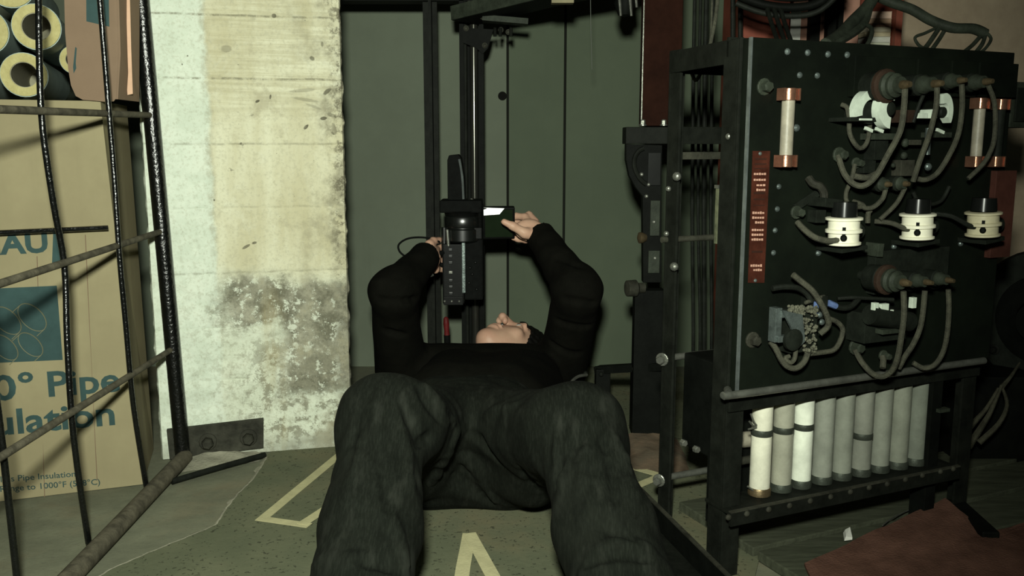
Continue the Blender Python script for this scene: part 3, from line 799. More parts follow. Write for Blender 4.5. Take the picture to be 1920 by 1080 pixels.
# low rail with a stop block
lb=thing('low_rail','low black rail with bolted stop block behind the knee of the man','rail',at(1110,720,Y=2.2))
A=at(1120,693,Y=2.22); B=at(1245,686,Y=2.10); mb=MB(); mb.bar(A,B,.03,.018); mb.build('rail',M_black,lb)
A=at(1117,690,Y=2.2); B=at(1143,760,Y=2.2); mb=MB(); mb.box(A.x,B.x,2.19,2.23,0,A.z-.002); mb.build('stop_block',M_black,lb,bevel=.002)
A=at(1186,700,Y=2.13); B=at(1206,730,Y=2.13); mb=MB(); mb.box(A.x,A.x+.06,2.12,2.17,0,A.z-.008); mb.build('stand',M_black,lb)
for px,py in ((1098,700),(1127,702),(1188,692),(1200,712)):
    mb=MB(); mb.rivet(at(px,py,Y=2.13 if px>1150 else 2.185),(0,-1,.1),.006); mb.build('bolt',M_iron,lb)
A=at(1068,730,Y=2.1); mb=MB(); mb.tube([A,at(1072,716,Y=2.12),at(1084,706,Y=2.15),at(1100,703,Y=2.18)],.004,7,4); mb.build('hook',M_steel,lb,smooth=True)
# rubble / earth against the wall foot
vs=[];fs=[];n=26;m_=16
xa=at(1128,760,z=0).x; 
for i in range(n+1):
    for j in range(m_+1):
        x=xa+.16*i/n; y=1.80+(2.08-1.80)*j/m_
        hh=.03*(j/m_)**1.2*math.sin(math.pi*min(1,max(0,i/n*.9+.08)))**.6*(.7+.7*mnoise.fractal(Vector((x*9,y*9,2)),1,2,4))
        e_=min(1,i/4,(n-i)/4,j/3)
        vs.append((x,y,max(.0005,hh*e_)))
for i in range(n):
    for j in range(m_):
        a=i*(m_+1)+j; fs.append((a,a+m_+1,a+m_+2,a+1))
tag(MB().add(vs,fs).build('rubble',mat('brown_rubble',(.17,.115,.075),.95,0,.5,9,.8,c2=(.10,.085,.06)),None,smooth=True),'brown rubble and dust on the floor left of the switchboard legs','rubble',kind='stuff')

# cables hanging down behind the switchboard frame
HC=['leftmost of the dark cables hanging behind the switchboard frame','second dark cable from the left behind the switchboard frame','third and thickest dark cable hanging behind the switchboard frame','fourth dark cable from the left behind the switchboard frame','dark cable just left of the front post of the switchboard','rightmost dark cable half hidden by the front post of the switchboard']
for k,(px,r) in enumerate(((1300,.0045),(1311,.004),(1322,.006),(1335,.0045))):
    pts_=[at(px+4,-60,Y=2.3),at(px,150,Y=2.3),at(px-2,400,Y=2.3),at(px+2*math.sin(k*2),620,Y=2.3),Vector((at(px,700,Y=2.3).x,2.3,.004))]
    mb=MB(); mb.tube(pts_,r,8,4)
    tag(mb.build('hanging_cable',M_cable,None,smooth=True),HC[k],'cable','cables behind the switchboard frame')
for k,(px,r) in enumerate(((1374,.006),(1388,.006))):
    pts_=[at(px,-60,Y=2.25),at(px,150,Y=2.25),at(px-4,420,Y=2.25),Vector((at(px-6,700,Y=2.25).x,2.25,.004))]
    mb=MB(); mb.tube(pts_,r,8,3)
    tag(mb.build('hanging_cable',M_cable,None,smooth=True),HC[4+k],'cable','cables behind the switchboard frame')
# pale cord with a bend, over the frame top
mb=MB(); mb.tube([at(1348,-30,Y=1.75),at(1342,30,Y=1.72),at(1334,72,Y=1.70),at(1325,110,Y=1.72),at(1306,150,Y=1.74),at(1296,135,Y=1.75),at(1287,118,Y=1.76)],.0035,8,5)
tag(mb.build('bent_cord',M_cloth,None,smooth=True),'pale cord bent to a hook at the top of the switchboard frame','cord')
mb=MB(); mb.tube([at(1336,-30,Y=1.78),at(1334,40,Y=1.76),at(1332,75,Y=1.75)],.002,6,3)
tag(mb.build('thin_cord',M_cloth,None,smooth=True),'thin pale cord dropping beside the hooked cord','cord')

# ================================================================== old lift switchboard
PA = math.radians(24.4)
PO = at(1350,1088,z=0)
PF = Frame(PO, PA)
NRM = -PF.ey                      # out of the board, towards the room
ST = .022                         # slab thickness
sb = thing('switchboard','old black lift switchboard on an iron frame with fuses and cables','switchboard',PO,PA)
def pp(px,py,off=0.0): return PF.pt(px,py,-ST-off)
zt = PF.hit(1388,72,0).z; zb = PF.hit(1380,737,-ST).z
uL = PF.hit(1411,72,-ST).x; uR = PF.hit(1903,100,-ST).x
zt2 = zt
# slab
mb=MB(); mb.fbox(PF,uL,uR,-ST,0,zb,zt); slab=mb.build('slab',M_slate,sb,bevel=.0015)
mb=MB(); mb.fbox(PF,uL-.0022,uL+.0006,-ST-.0006,-ST+.0055,zb,zt); mb.build('edge_strip',M_edge,sb)
# front posts (angle iron)
def angle_post(u,y,su,sy,z1,w=.034,t=.005,m=M_iron):
    a=MB(); ua,ub=sorted((u,u+su*w)); ya,yb=sorted((y,y+sy*t)); a.fbox(PF,ua,ub,ya,yb,0,z1)
    ua,ub=sorted((u,u+su*t)); ya,yb=sorted((y+sy*t,y+sy*w*1.15)); a.fbox(PF,ua,ub,ya,yb,0,z1)
    return a
Bk = at(1232,982,z=0); dB = Bk-PO; uB=dB.dot(PF.ex); yB=dB.dot(PF.ey)
zside = zt+.004
angle_post(0,0,1,1,zt).build('post',M_iron,sb,bevel=.0008)
angle_post(uB,yB,1,-1,zside,.030).build('post',M_iron,sb,bevel=.0008)
angle_post(uR,0,-1,1,zt).build('post',M_iron,sb,bevel=.0008)
angle_post(uR,yB,-1,-1,zside,.030).build('post',M_iron,sb,bevel=.0008)
def side_pt(px,py):
    """a point on the left side of the frame"""
    s=dB.normalized(); n=Vector((s.y,-s.x,0)); d=ray(px,py); t=(PO-CAM).dot(n)/d.dot(n); return CAM+d*t
# top bars
def sbar(p,q,w,h,name,m): mb=MB(); mb.bar(p,q,w,h); return mb.build(name,m,sb,bevel=.0008)
A=PF.w(0.003,.0,zt-.016); B=PF.w(uB+.003,yB,zt-.016)
sbar(A,B,.006,.036,'top_bar',M_iron)
sbar(PF.w(0,.03,zt-.01),PF.w(uR,.03,zt-.01),.006,.03,'top_bar',M_iron)
sbar(PF.w(uB,yB-.003,zt-.016),PF.w(uR,yB-.003,zt-.016),.006,.036,'top_bar',M_iron)
# crossbars and tie rods running back from the rear post, parallel to the slab
for (py,h,m) in ((254,.030,M_iron),(292,.013,M_irondust)):
    z=PF.hit(1300,py,yB).z; sbar(PF.w(uB+.004,yB+.002,z),PF.w(uR,yB+.002,z),.008,h,'crossbar',m)
for (px,py,r,m) in ((1300,446,.0055,M_irondust),(1280,666,.0062,M_steel),(1275,888,.0062,M_steel)):
    z=PF.hit(px,py,yB).z
    A=PF.w(uB-.010,yB-.006,z); B=PF.w(uR,yB-.006,z)
    mb=MB(); mb.cyl(A,B,r,seg=14); mb.build('tie_rod',m,sb,smooth=True)
    if r>.006:
        mb=MB(); mb.hexbolt(PF.w(uB-.006,yB-.012,z),-PF.ex-PF.ey*.6,.008,.012); mb.build('bolt',M_steel,sb)
for px,py in ((1255,354),(1251,438),(1368,256)):
    mb=MB(); mb.rivet(side_pt(px,py)-PF.ex*.002,-PF.ex-PF.ey*.4,.005); mb.build('rivet',M_steel,sb)
for px,py in ((1270,331),(1265,500)):
    mb=MB(); mb.rivet(side_pt(px,py)-PF.ex*.001,-PF.ex-PF.ey*.4,.008); mb.build('rivet',M_steel,sb)
def zat(px,py): return side_pt(px,py).z
h0=PF.hit(1343,352,yB-.02); h1=PF.hit(1354,456,yB-.02)
mb=MB(); mb.fbox(PF,h0.x,h1.x,yB-.026,yB-.018,h1.z,h0.z); mb.build('terminal_strip',mat('pale_strip',(.16,.17,.10),.6,0,.6,30,.2,c2=(.05,.055,.035)),sb,bevel=.001,label='pale worn upright strip')
mb=MB(); mb.bar(PF.w(h0.x-.002,yB-.022,h0.z+.002),PF.w(h1.x+.002,yB-.022,h0.z+.002),.010,.006); mb.build('strip_cap',M_steel,sb)
# resistance box inside the frame, low at the back
z0=zat(1290,868); z1=zat(1290,684)
mb=MB(); mb.fbox(PF,uB+.035,.20,yB-.13,yB-.02,z0,z1); mb.build('resistor_box',M_black,sb,bevel=.003)
for px,py in ((1277,828),(1301,840)):
    h=PF.hit(px,py,yB-.13); mb=MB(); mb.hexbolt(PF.w(h.x,yB-.131,h.z),NRM,.006,.010,False); mb.build('bolt',M_steel,sb)
mb=MB(); mb.fbox(PF,.05,.42,.06,.075,zb-.01,zb+.22); mb.build('rear_panel',M_black,sb)
# bolts and rivets on the slab
for px,py in ((1432,163),(1410,637)):
    mb=MB(); mb.hexbolt(pp(px,py),NRM,.0085,.013); mb.build('bolt',M_olive if py<300 else M_irondust,sb)
for px,py,r in ((1476,97,.0052),(1514,99,.0052),(1552,102,.0052),(1588,103,.0052),(1499,141,.005),(1532,142,.005),(1460,350,.0045),(1457,392,.0045),(1453,432,.0045),(1450,474,.0045),(1493,240,.006)):
    mb=MB(); mb.rivet(pp(px,py),NRM,r); mb.build('rivet',M_zinc,sb)
# red name plate with rows of worn lettering
q=[(1411,283),(1443,283),(1432,530),(1402,530)]
Q=[pp(px,py,.0002) for px,py in q]; mb=MB(); mb.prism([Q[0],Q[3],Q[2],Q[1]],NRM*.0015); npl=mb.build('name_plate',M_redplate,sb)
for rows in (((327,5),(338,5),(348,3),(357,4)),((400,5),(409,5),(418,4),(432,5),(441,5),(450,5)),((499,5),(507,4))):
  mb=MB()
  for (py,n_) in rows:
      for k in range(n_):
          f=(py-283)/247; xl=1411+(1402-1411)*f+4; xr=1443+(1432-1443)*f-4
          if n_<5: xl+= (xr-xl)*.25
          a=xl+(xr-xl)*k/n_; b=a+(xr-xl)/n_*.75
          hh=2.2+1.2*random.random()
          R4=[pp(a,py-hh,.0019),pp(b,py-hh-.2,.0019),pp(b,py+hh*.4,.0019),pp(a,py+hh*.4,.0019)]
          mb.prism([R4[0],R4[3],R4[2],R4[1]],NRM*.0004)
  mb.build('lettering',M_ink,npl)
for px,py in ((1425,288),(1416,526)):
    mb=MB(); mb.rivet(pp(px,py,.0017),NRM,.003); mb.build('rivet',M_zinc,npl)
mb=MB()
for py0,py1 in ((296,300),(306,309),(315,317),(360,364),(372,375),(384,386),(470,474)):
    f=(py0-283)/247; xl=1411-9*f+5; xr=1443-11*f-5
    R4=[pp(xl,py0,.0019),pp(xr,py0,.0019),pp(xr,py1,.0019),pp(xl,py1,.0019)]; mb.prism([R4[0],R4[3],R4[2],R4[1]],NRM*.0003)
mb.build('dark_lettering',mat('plate_dark_ink',(.03,.012,.008),.6,0,.2,30,0),npl)

# fuses: fibre tube between copper clips
def fuse(pt_,pb_,r,m=M_fiber,side=1):
    T=pp(*pt_,.016); B=pp(*pb_,.016)
    ax=(T-B).normalized(); t0=B-ax*.0
    mb=MB(); mb.cyl(B,T,r,seg=16); f_=mb.build('fuse',m,sb,smooth=True)
    for c in (T,B):
        mb=MB(); mb.cyl(c-ax*.009,c+ax*.009,r*1.15,seg=16,bev=.001); mb.build('cap',M_copper,f_,smooth=True)
        for s_ in (-1,1):
            mb=MB(); mb.bar(c+PF.ex*s_*r*1.42-ax*.009,c+PF.ex*s_*r*1.42+ax*.009,.0028,.018,up=NRM); mb.build('clip',M_copper,f_,bevel=.0006)
    return f_
fuse((1479,177),(1473,302),.0098)
fuse((1838,194),(1829,303),.0092)
fuse((1876,196),(1866,303),.0092,M_bake)

# mounting blocks and stand-off insulators
for (xa,xb) in ((1592,1706),(1710,1770),(1774,1822),(1826,1898)):
    A=pp(xa,104); B=pp(xb,104); a=PF.hit(xa,104,-ST).x; b=PF.hit(xb,104,-ST).x; zl=PF.hit(xa,182,-ST).z
    mb=MB(); mb.fbox(PF,a,b,-ST-.014,-ST,zl,zt-.020); mb.build('mounting_block',M_slate,sb,bevel=.001)
def insulator(tip,L,sc=1.0,big=False):
    T=pp(*tip,L); Bp=T-NRM*(L-.0)
    if big:
        parts=[('body',M_bake,[(0,.008),(.018,.008),(.020,.021),(.046,.0225),(.048,.020)]),
               ('ring',M_ring,[(.048,.0215),(.050,.0245),(.056,.0245),(.058,.0215)]),
               ('collar',M_olive,[(.058,.018),(.064,.0195),(.068,.016),(.074,.017),(.078,.012),(.084,.0115)]),
               ('stud',M_brass,[(.084,.006),(.088,.0065),(.094,.0055),(L,.004)])]
    else:
        parts=[('body',M_bake,[(0,.012),(.02,.016),(L*.55,.0165),(L*.58,.013)]),
               ('collar',M_olive,[(L*.58,.0135),(L*.66,.0145),(L*.72,.0115),(L*.82,.0105)]),
               ('stud',M_brass,[(L*.82,.0062),(L*.9,.006),(L,.004)])]
    root=None
    for nm,m,pr in parts:
        mb=MB(); mb.lathe(Bp,NRM,[(t*1.0,r*sc) for t,r in pr],20)
        if root is None: root=mb.build('insulator',m,sb,smooth=True)
        else: mb.build(nm,m,root,smooth=True)
insulator((1707,158),.100,1.05,True)
insulator((1768,156),.095,1.0); insulator((1812,150),.075,.85); insulator((1862,152),.085,.9)
insulator((1707,532),.100,.98,True)
insulator((1749,531),.080,.8); insulator((1789,527),.075,.8)
insulator((1671,346),.050,.75); insulator((1705,345),.050,.75)
a=PF.hit(1627,470,-ST).x; b=PF.hit(1764,470,-ST).x; zl=PF.hit(1640,548,-ST).z; zh=PF.hit(1640,468,-ST).z
mb=MB(); mb.fbox(PF,a,b,-ST-.018,-ST,zl,zh); mb.build('mounting_block',M_bake,sb,bevel=.001)
mb=MB(); mb.bar(pp(1640,455,.012),pp(1637,480,.012),.012,.03,up=NRM); mb.build('lug',M_olive,sb,bevel=.001)

# cloth covered leads
def lead(pts_,r=.0042,m=M_cloth,sub=5):
    mb=MB(); mb.tube([pp(x,y,o) for x,y,o in pts_],r,8,sub); return mb.build('lead',m,sb,smooth=True)
def lug(px,py,off,r=.008):
    mb=MB(); mb.hexbolt(pp(px,py,off),NRM,r,.014); mb.build('terminal',M_olive,sb)
lead([(1697,164,.088),(1695,200,.088),(1688,245,.085),(1665,290,.075),(1642,330,.06),(1622,347,.05),(1603,346,.04),(1586,330,.03),(1577,310,.02),(1572,292,.012)],.0046)
lead([(1757,163,.083),(1755,200,.083),(1743,250,.08),(1725,300,.07),(1712,340,.06)],.0042)
lead([(1740,160,.05),(1724,195,.05),(1712,230,.05)],.003,M_cable)
lead([(1803,158,.066),(1804,200,.066),(1797,250,.062),(1780,290,.055),(1757,325,.045),(1735,337,.04),(1716,334,.035)],.0042)
lead([(1853,160,.075),(1864,190,.075),(1866,230,.07),(1862,270,.065),(1845,305,.05),(1815,335,.04)],.0038)
lead([(1578,196,.012),(1588,202,.02),(1592,225,.024),(1593,250,.026),(1603,270,.028),(1614,278,.028),(1625,268,.028),(1630,245,.028),(1633,210,.025),(1638,186,.02)],.0036)
lead([(1603,308,.014),(1597,335,.016),(1587,360,.018),(1588,378,.02),(1603,388,.022),(1618,388,.022)],.0034)
lead([(1600,330,.012),(1625,333,.02),(1645,325,.02)],.005)
lead([(1661,352,.035),(1655,372,.034),(1638,388,.03),(1622,390,.026),(1617,384,.024),(1600,378,.022)],.0038)
lead([(1697,352,.035),(1687,372,.033),(1678,385,.03),(1665,398,.026),(1650,412,.022)],.0036)
lead([(1712,360,.02),(1722,378,.022),(1740,384,.022),(1765,376,.02),(1780,350,.02)],.0032,M_cable)
lead([(1495,417,.012),(1510,432,.03),(1530,446,.045),(1555,452,.05),(1576,449,.055)],.0046)
lead([(1640,415,.012),(1670,418,.03),(1695,428,.045),(1712,433,.05)],.0040)
lead([(1755,401,.012),(1785,406,.03),(1815,422,.045),(1838,429,.05)],.0040,M_cable)
lead([(1627,418,.02),(1628,400,.02),(1632,395,.02)],.004)
lead([(1694,546,.088),(1695,590,.088),(1690,630,.082),(1683,670,.07),(1672,695,.055),(1655,706,.04),(1635,700,.03),(1615,678,.02),(1603,655,.014)],.0046)
lead([(1734,545,.066),(1731,580,.066),(1725,615,.062),(1712,645,.055),(1697,668,.045),(1685,690,.035)],.0044)
lead([(1778,543,.062),(1779,580,.062),(1776,625,.058),(1768,660,.05),(1752,684,.04),(1732,690,.03),(1712,680,.02)],.0042)
lead([(1655,690,.035),(1656,676,.03),(1655,668,.026)],.005)
lug(1572,290,.006); lug(1604,306,.006,.006); lug(1603,650,.006,.009); lug(1655,666,.02,.006); lug(1492,398,.004,.007)
# bent contact arm left of the spools
lead([(1516,334,.010),(1524,344,.018),(1538,350,.024),(1545,362,.026),(1545,378,.026)],.0062,M_irondust)
mb=MB(); mb.bar(pp(1530,378,.02),pp(1562,382,.02),.014,.04,up=NRM); mb.build('contact_block',M_bake,sb,bevel=.001)
mb=MB(); mb.bar(pp(1490,390,.003),pp(1535,360,.003),.012,.005,up=NRM); mb.build('contact_arm',M_bake,sb,bevel=.001)
mb=MB(); mb.bar(pp(1522,405,.01),pp(1540,405,.01),.020,.02,up=NRM); mb.build('contact_block',M_bake,sb,bevel=.001)

# porcelain spools on their brackets
def spool(px,py,w,h,m,off=.046):
    T=pp(px+1,py-h/2,off); B=pp(px-1,py+h/2,off); L=(T-B).length; R=(pp(px+w/2,py,off)-pp(px,py,off)).length
    s_=MB(); s_.lathe(B,T-B,[(0,R*.90),(L*.03,R*.96),(L*.10,R*.96),(L*.13,R*.84),(L*.42,R*.84),(L*.46,R*1.0),(L*.56,R*1.0),(L*.60,R*.86),(L*.88,R*.86),(L*.91,R*1.02),(L*.98,R*1.02),(L,R*.95)],28)
    o_=s_.build('spool',m,sb,smooth=True)
    c=pp(px,py+h*.20,off); f=(CAM-c); f.z=0; f.normalize()
    k=MB(); k.lathe(c+f*R*.80,f,[(0,.005),(.006,.005),(.008,.004),(.010,.0025)],10); k.build('screw',M_black,o_,smooth=True)
    k=MB(); k.bar(c+f*R*.90,c+f*R*.90+Vector((0,0,.016)),.005,.004,up=f); k.build('tab',M_black,o_)
    # mounting bracket above and below, dark glass-like chute
    k=MB(); k.bar(pp(px-4,py+h/2+9,.03),pp(px-4,py+h/2+1,.03),w/1100*1.15,.055,up=NRM); k.build('spool_bracket',M_bake,sb,bevel=.001)
    A=T+Vector((0,0,.001)); k=MB(); k.cyl(A,A+Vector((0,0,.022)),R*.72,R*.66,18); k.build('spool_cup',M_glass,sb,smooth=True)
    k=MB(); k.cyl(pp(px,py-2,.0),pp(px,py-2,.0)+NRM*.034,.011,seg=12); k.build('stem',M_bake,sb,smooth=True)
    k=MB(); k.rivet(pp(px-w*.95,py+h*.8,.001),NRM,.005); k.build('rivet',M_zinc,sb)
    return o_
spool(1582,433,50,52,M_porc); spool(1720,424,46,48,M_porc); spool(1843,420,44,46,M_porcold)
for px,py in ((1750,404),(1868,408),(1610,425)):
    k=MB(); k.rivet(pp(px,py,.045),NRM,.006); k.build('terminal',M_olive,sb)

# blow-out coils with white edges behind the upper leads
def arc_ring(cx,cy,ro,ri,a0,a1,off,th,m,parent,name,sy=1.0):
    vs=[];fs=[];n=18; c=pp(cx,cy,off); S=(pp(cx+100,cy,off)-pp(cx,cy,off)).length/100
    for k in range(n+1):
        a=math.radians(a0+(a1-a0)*k/n)
        for rr,dd in ((ro,0),(ri,0),(ri,-th),(ro,-th)):
            vs.append(c+PF.ex*math.cos(a)*rr*S+Vector((0,0,math.sin(a)*rr*S*sy))+NRM*dd)
    for k in range(n):
        for i in range(4):
            j=(i+1)%4; fs.append((k*4+i,k*4+j,(k+1)*4+j,(k+1)*4+i))
    fs.append((0,1,2,3)); fs.append(tuple(n*4+i for i in (3,2,1,0)))
    return MB().add(vs,fs).build(name,m,parent,smooth=True)
for (cx,cy,ro,ri,a0,a1,off,sy) in ((1634,212,27,16,70,190,.040,1.15),(1650,210,24,18,60,130,.030,1.1),(1673,204,23,10,70,265,.055,1.15),(1772,210,15,7,-35,110,.050,1.6)):
    c=pp(cx,cy,off); S=(pp(cx+100,cy,off)-pp(cx,cy,off)).length/100
    mb=MB(); mb.lathe(c-NRM*(off-.001),NRM,[(0,ri*S*.9),(off-.004,ri*S*.95),(off-.002,ri*S*.7)],20); coil=mb.build('blowout_coil',M_bake,sb,smooth=True)
    arc_ring(cx,cy,ro,ri,a0,a1,off,.016,M_white,coil,'white_edge',sy)
def pbox(x0,y0,x1,y1,o0,o1,m,name,lbl=None):
    a=PF.hit((x0+x1)/2,(y0+y1)/2,-ST-o1); A=PF.hit(x0,(y0+y1)/2,-ST-o1); B=PF.hit(x1,(y0+y1)/2,-ST-o1); T=PF.hit((x0+x1)/2,y0,-ST-o1); Bo=PF.hit((x0+x1)/2,y1,-ST-o1)
    mb=MB(); mb.fbox(PF,A.x,B.x,-ST-o1,-ST-o0,Bo.z,T.z); return mb.build(name,m,sb,bevel=.0008)
pbox(1594,220,1660,228,0,.045,M_bake,'shelf_bar')
pbox(1612,222,1636,226,.046,.048,M_white,'white_tab')
pbox(1722,212,1740,222,0,.05,M_white,'white_tab')
pbox(1692,206,1716,230,0,.05,M_ring,'contact_block')
pbox(1748,205,1758,222,.01,.052,M_white,'white_tab')
pbox(1640,250,1690,262,0,.03,M_olive,'contact_bar'); pbox(1640,262,1665,300,0,.022,M_bake,'contact_block')
pbox(1705,262,1728,272,0,.03,M_irondust,'contact_bar'); pbox(1755,248,1785,258,0,.03,M_olive,'contact_bar')
pbox(1690,300,1715,330,0,.02,M_irondust,'contact_block'); pbox(1620,300,1642,325,0,.018,M_bake,'contact_block')
mb=MB(); mb.cyl(pp(1741,240,.04),pp(1738,290,.04),.0048,seg=12); mb.build('dashpot_rod',M_zinc,sb,smooth=True)
for px,py,r in ((1740,313,.0065),(1697,268,.007),(1695,292,.006),(1675,310,.004)):
    k=MB(); k.rivet(pp(px,py,.025),NRM,r); k.build('terminal',M_zinc if px>1735 else M_olive,sb)
for px,py in ((1628,243),(1648,244),(1762,246)):
    k=MB(); k.bar(pp(px-6,py-3,.035),pp(px+7,py+3,.035),.005,.004,up=NRM); k.build('white_tab',M_white,sb)
# lower coil group
pbox(1622,585,1700,640,0,.04,M_bake,'coil_box')
mb=MB(); mb.cyl(pp(1630,590,.05),pp(1705,603,.05),.016,seg=18); mb.build('blowout_coil',M_bake,sb,smooth=True)
for (x0,y0,x1,y1) in ((1640,568,1648,582),(1652,570,1667,586),(1669,581,1676,590),(1711,558,1719,578),(1690,588,1695,600)):
    pbox(x0,y0,x1,y1,.052,.060,M_white,'white_tab')
pbox(1655,617,1690,626,.03,.055,M_olive,'contact_bar')
lead([(1570,560,.01),(1600,558,.02),(1640,560,.03),(1675,562,.04)],.0032,M_cable)
# broken relay with lint and loose wires
rl=pbox(1483,580,1532,660,.0,.030,M_bake,'relay')
def rp(x0,y0,x1,y1,o0,o1,m,name):
    A=PF.hit(x0,(y0+y1)/2,-ST-o1); B=PF.hit(x1,(y0+y1)/2,-ST-o1); T=PF.hit((x0+x1)/2,y0,-ST-o1); Bo=PF.hit((x0+x1)/2,y1,-ST-o1)
    mb=MB(); mb.fbox(PF,A.x,B.x,-ST-o1,-ST-o0,Bo.z,T.z); return mb.build(name,m,rl,bevel=.001)
rp(1454,578,1466,642,.02,.036,M_zinc,'relay_plate'); rp(1466,583,1476,596,.03,.038,M_zinc,'relay_plate'); rp(1460,630,1480,642,.03,.040,M_zinc,'relay_plate')
Q=[pp(px,py,.045) for px,py in ((1468,582),(1505,590),(1510,640),(1498,652),(1484,615))]; mb=MB(); mb.prism(Q[::-1],NRM*-.004); mb.build('cover',M_zinc,rl)
mb=MB(); mb.lathe(pp(1484,636,.04),NRM,[(0,.017),(.006,.017),(.008,.012)],20); mb.build('wheel',M_bake,rl,smooth=True)
vs=[];fs=[]; mb=MB()
for k in range(170):
    a=random.random(); px=1478+a*54; py=574+random.random()*16 if random.random()<.5 else 590+random.random()*70
    if py>592: px=1505+random.random()*26
    mb.ball(pp(px,py,.034+random.random()*.01),.0013+random.random()*.0022,6,4)
mb.build('lint',M_lint,rl,kind='stuff')
rp(1526,556,1552,598,.0,.030,M_bake,'relay_block'); rp(1530,566,1535,588,.03,.036,M_blue,'blue_sleeve')
for px,py in ((1537,590),(1541,604),(1536,573)):
    k=MB(); k.rivet(pp(px,py,.031),NRM,.005); k.build('screw',M_zinc,rl)
lead([(1448,541,.02),(1470,538,.024),(1495,540,.026),(1512,550,.028),(1522,566,.03)],.0046,M_cable)
lead([(1487,515,.035),(1500,526,.038),(1523,545,.045),(1540,570,.05),(1552,596,.05),(1552,612,.046),(1537,626,.04)],.0046)
lead([(1556,598,.03),(1570,604,.03),(1580,618,.03),(1575,640,.03),(1563,656,.03),(1540,661,.03),(1520,663,.03)],.0040)
lead([(1445,640,.02),(1456,656,.026),(1466,676,.03),(1478,688,.032),(1493,690,.034),(1508,678,.036),(1517,655,.036)],.0046)
lead([(1492,655,.036),(1490,672,.036),(1482,680,.036),(1472,672,.034),(1480,668,.034)],.0036)
lead([(1553,568,.02),(1575,577,.022),(1595,575,.022),(1610,560,.02)],.0048,M_cable)
lead([(1553,568,.021),(1560,571,.022),(1567,574,.022)],.0052,M_blue)
lead([(1510,568,.03),(1530,560,.03),(1545,556,.025)],.003)

# rail below the slab, foot bar with bolts
A=PF.pt(1372,741,-.03); B=PF.pt(1845,676,-.03); mb=MB(); zz=(A.z+B.z)/2
mb.tube([PF.pt(1364,731,-.004),PF.pt(1368,738,-.022),A+PF.ex*.006,A+(B-A)*.5,B],.0062,12,4); mb.build('hand_rail',M_steel,sb,smooth=True)
uA=PF.hit(1368,760,0).x; zlo=zb-.030
mb=MB(); mb.fbox(PF,.0,uR,-.006,0,zb-.036,zb-.008); mb.build('lower_bar',M_iron,sb,bevel=.0008)
zf=PF.hit(1350,965,-.02).z; zf2=PF.hit(1352,990,-.02).z
uE=PF.hit(1797,875,-.02).x
mb=MB(); mb.fbox(PF,-.002,uE,-.024,-.018,zf2,zf); mb.fbox(PF,-.002,uE,-.018,.045,zf-.005,zf); mb.build('foot_bar',M_iron,sb,bevel=.0008)
mb=MB(); mb.fbox(PF,-.002,uE,-.0245,-.0175,zf,zf+.0022); mb.build('bar_edge',M_irondust,sb)
for px,py in ((1366,970),(1400,963),(1441,955),(1480,948),(1519,939),(1557,931),(1594,922),(1629,914),(1663,907),(1697,899),(1729,891),(1763,884),(1787,879)):
    h=PF.hit(px,py,-.024); mb=MB(); mb.rivet(PF.w(h.x,-.024,h.z),NRM,.0052); mb.build('bolt',M_irondust,sb)

# resistor tubes in a row
TC=[((.74,.73,.58),'cream'),((.34,.34,.265),'grey'),((.80,.84,.70),'white'),((.27,.285,.235),'grey'),((.25,.265,.215),'grey'),((.24,.25,.205),'grey'),((.25,.265,.215),'grey'),((.25,.265,.21),'grey'),((.215,.235,.19),'grey')]  # right-hand greys darkened further for the lamp's falloff along the row
tubes=[(1423,932,760,32),(1463,922,757,31),(1500,921,750,30),(1539,906,742,30),(1576,897,738,29),(1612,888,733,29),(1647,882,730,28),(1681,876,722,28),(1714,870,716,27)]
YT=.022
for k,(px,pyb,pyt,w) in enumerate(tubes):
    Bp=PF.hit(px,pyb,YT); zbot=zf+.006; c=PF.w(Bp.x,YT,zbot); R=(PF.hit(px+w/2,pyb-40,YT).x-PF.hit(px,pyb-40,YT).x)*.94
    top=zb-.002
    mt=mat('tube_glaze_%s'%TC[k][1],TC[k][0],.42,0,.28,24,.12)
    mb=MB(); mb.cyl(c,PF.w(Bp.x,YT,top),R,seg=24,bev=.001); t=mb.build('resistor_tube',mt,sb,smooth=True,label=('%s glazed tube'%TC[k][1]))
    mb=MB(); mb.lathe(c-Vector((0,0,.005)),(0,0,1),[(0,R*1.12),(.010,R*1.12),(.013,R*1.03)],20); mb.build('socket',M_brass if k in(0,) else M_bandm,t,smooth=True)
    if k in (0,1,2,5):
        zz=PF.hit(px,{0:810,1:805,2:799,5:816}[k],YT).z
        mb=MB(); mb.lathe(PF.w(Bp.x,YT,zz-.0055),(0,0,1),[(0,R*1.01),(.001,R*1.05),(.010,R*1.05),(.011,R*1.01)],24); mb.build('band',M_bandm,t,smooth=True)
    if k==2:
        zz=PF.hit(px,912,YT).z
        mb=MB(); mb.lathe(PF.w(Bp.x,YT,zz-.0055),(0,0,1),[(0,R*1.01),(.001,R*1.05),(.010,R*1.05),(.011,R*1.01)],24); mb.build('band',M_bandm,t,smooth=True)
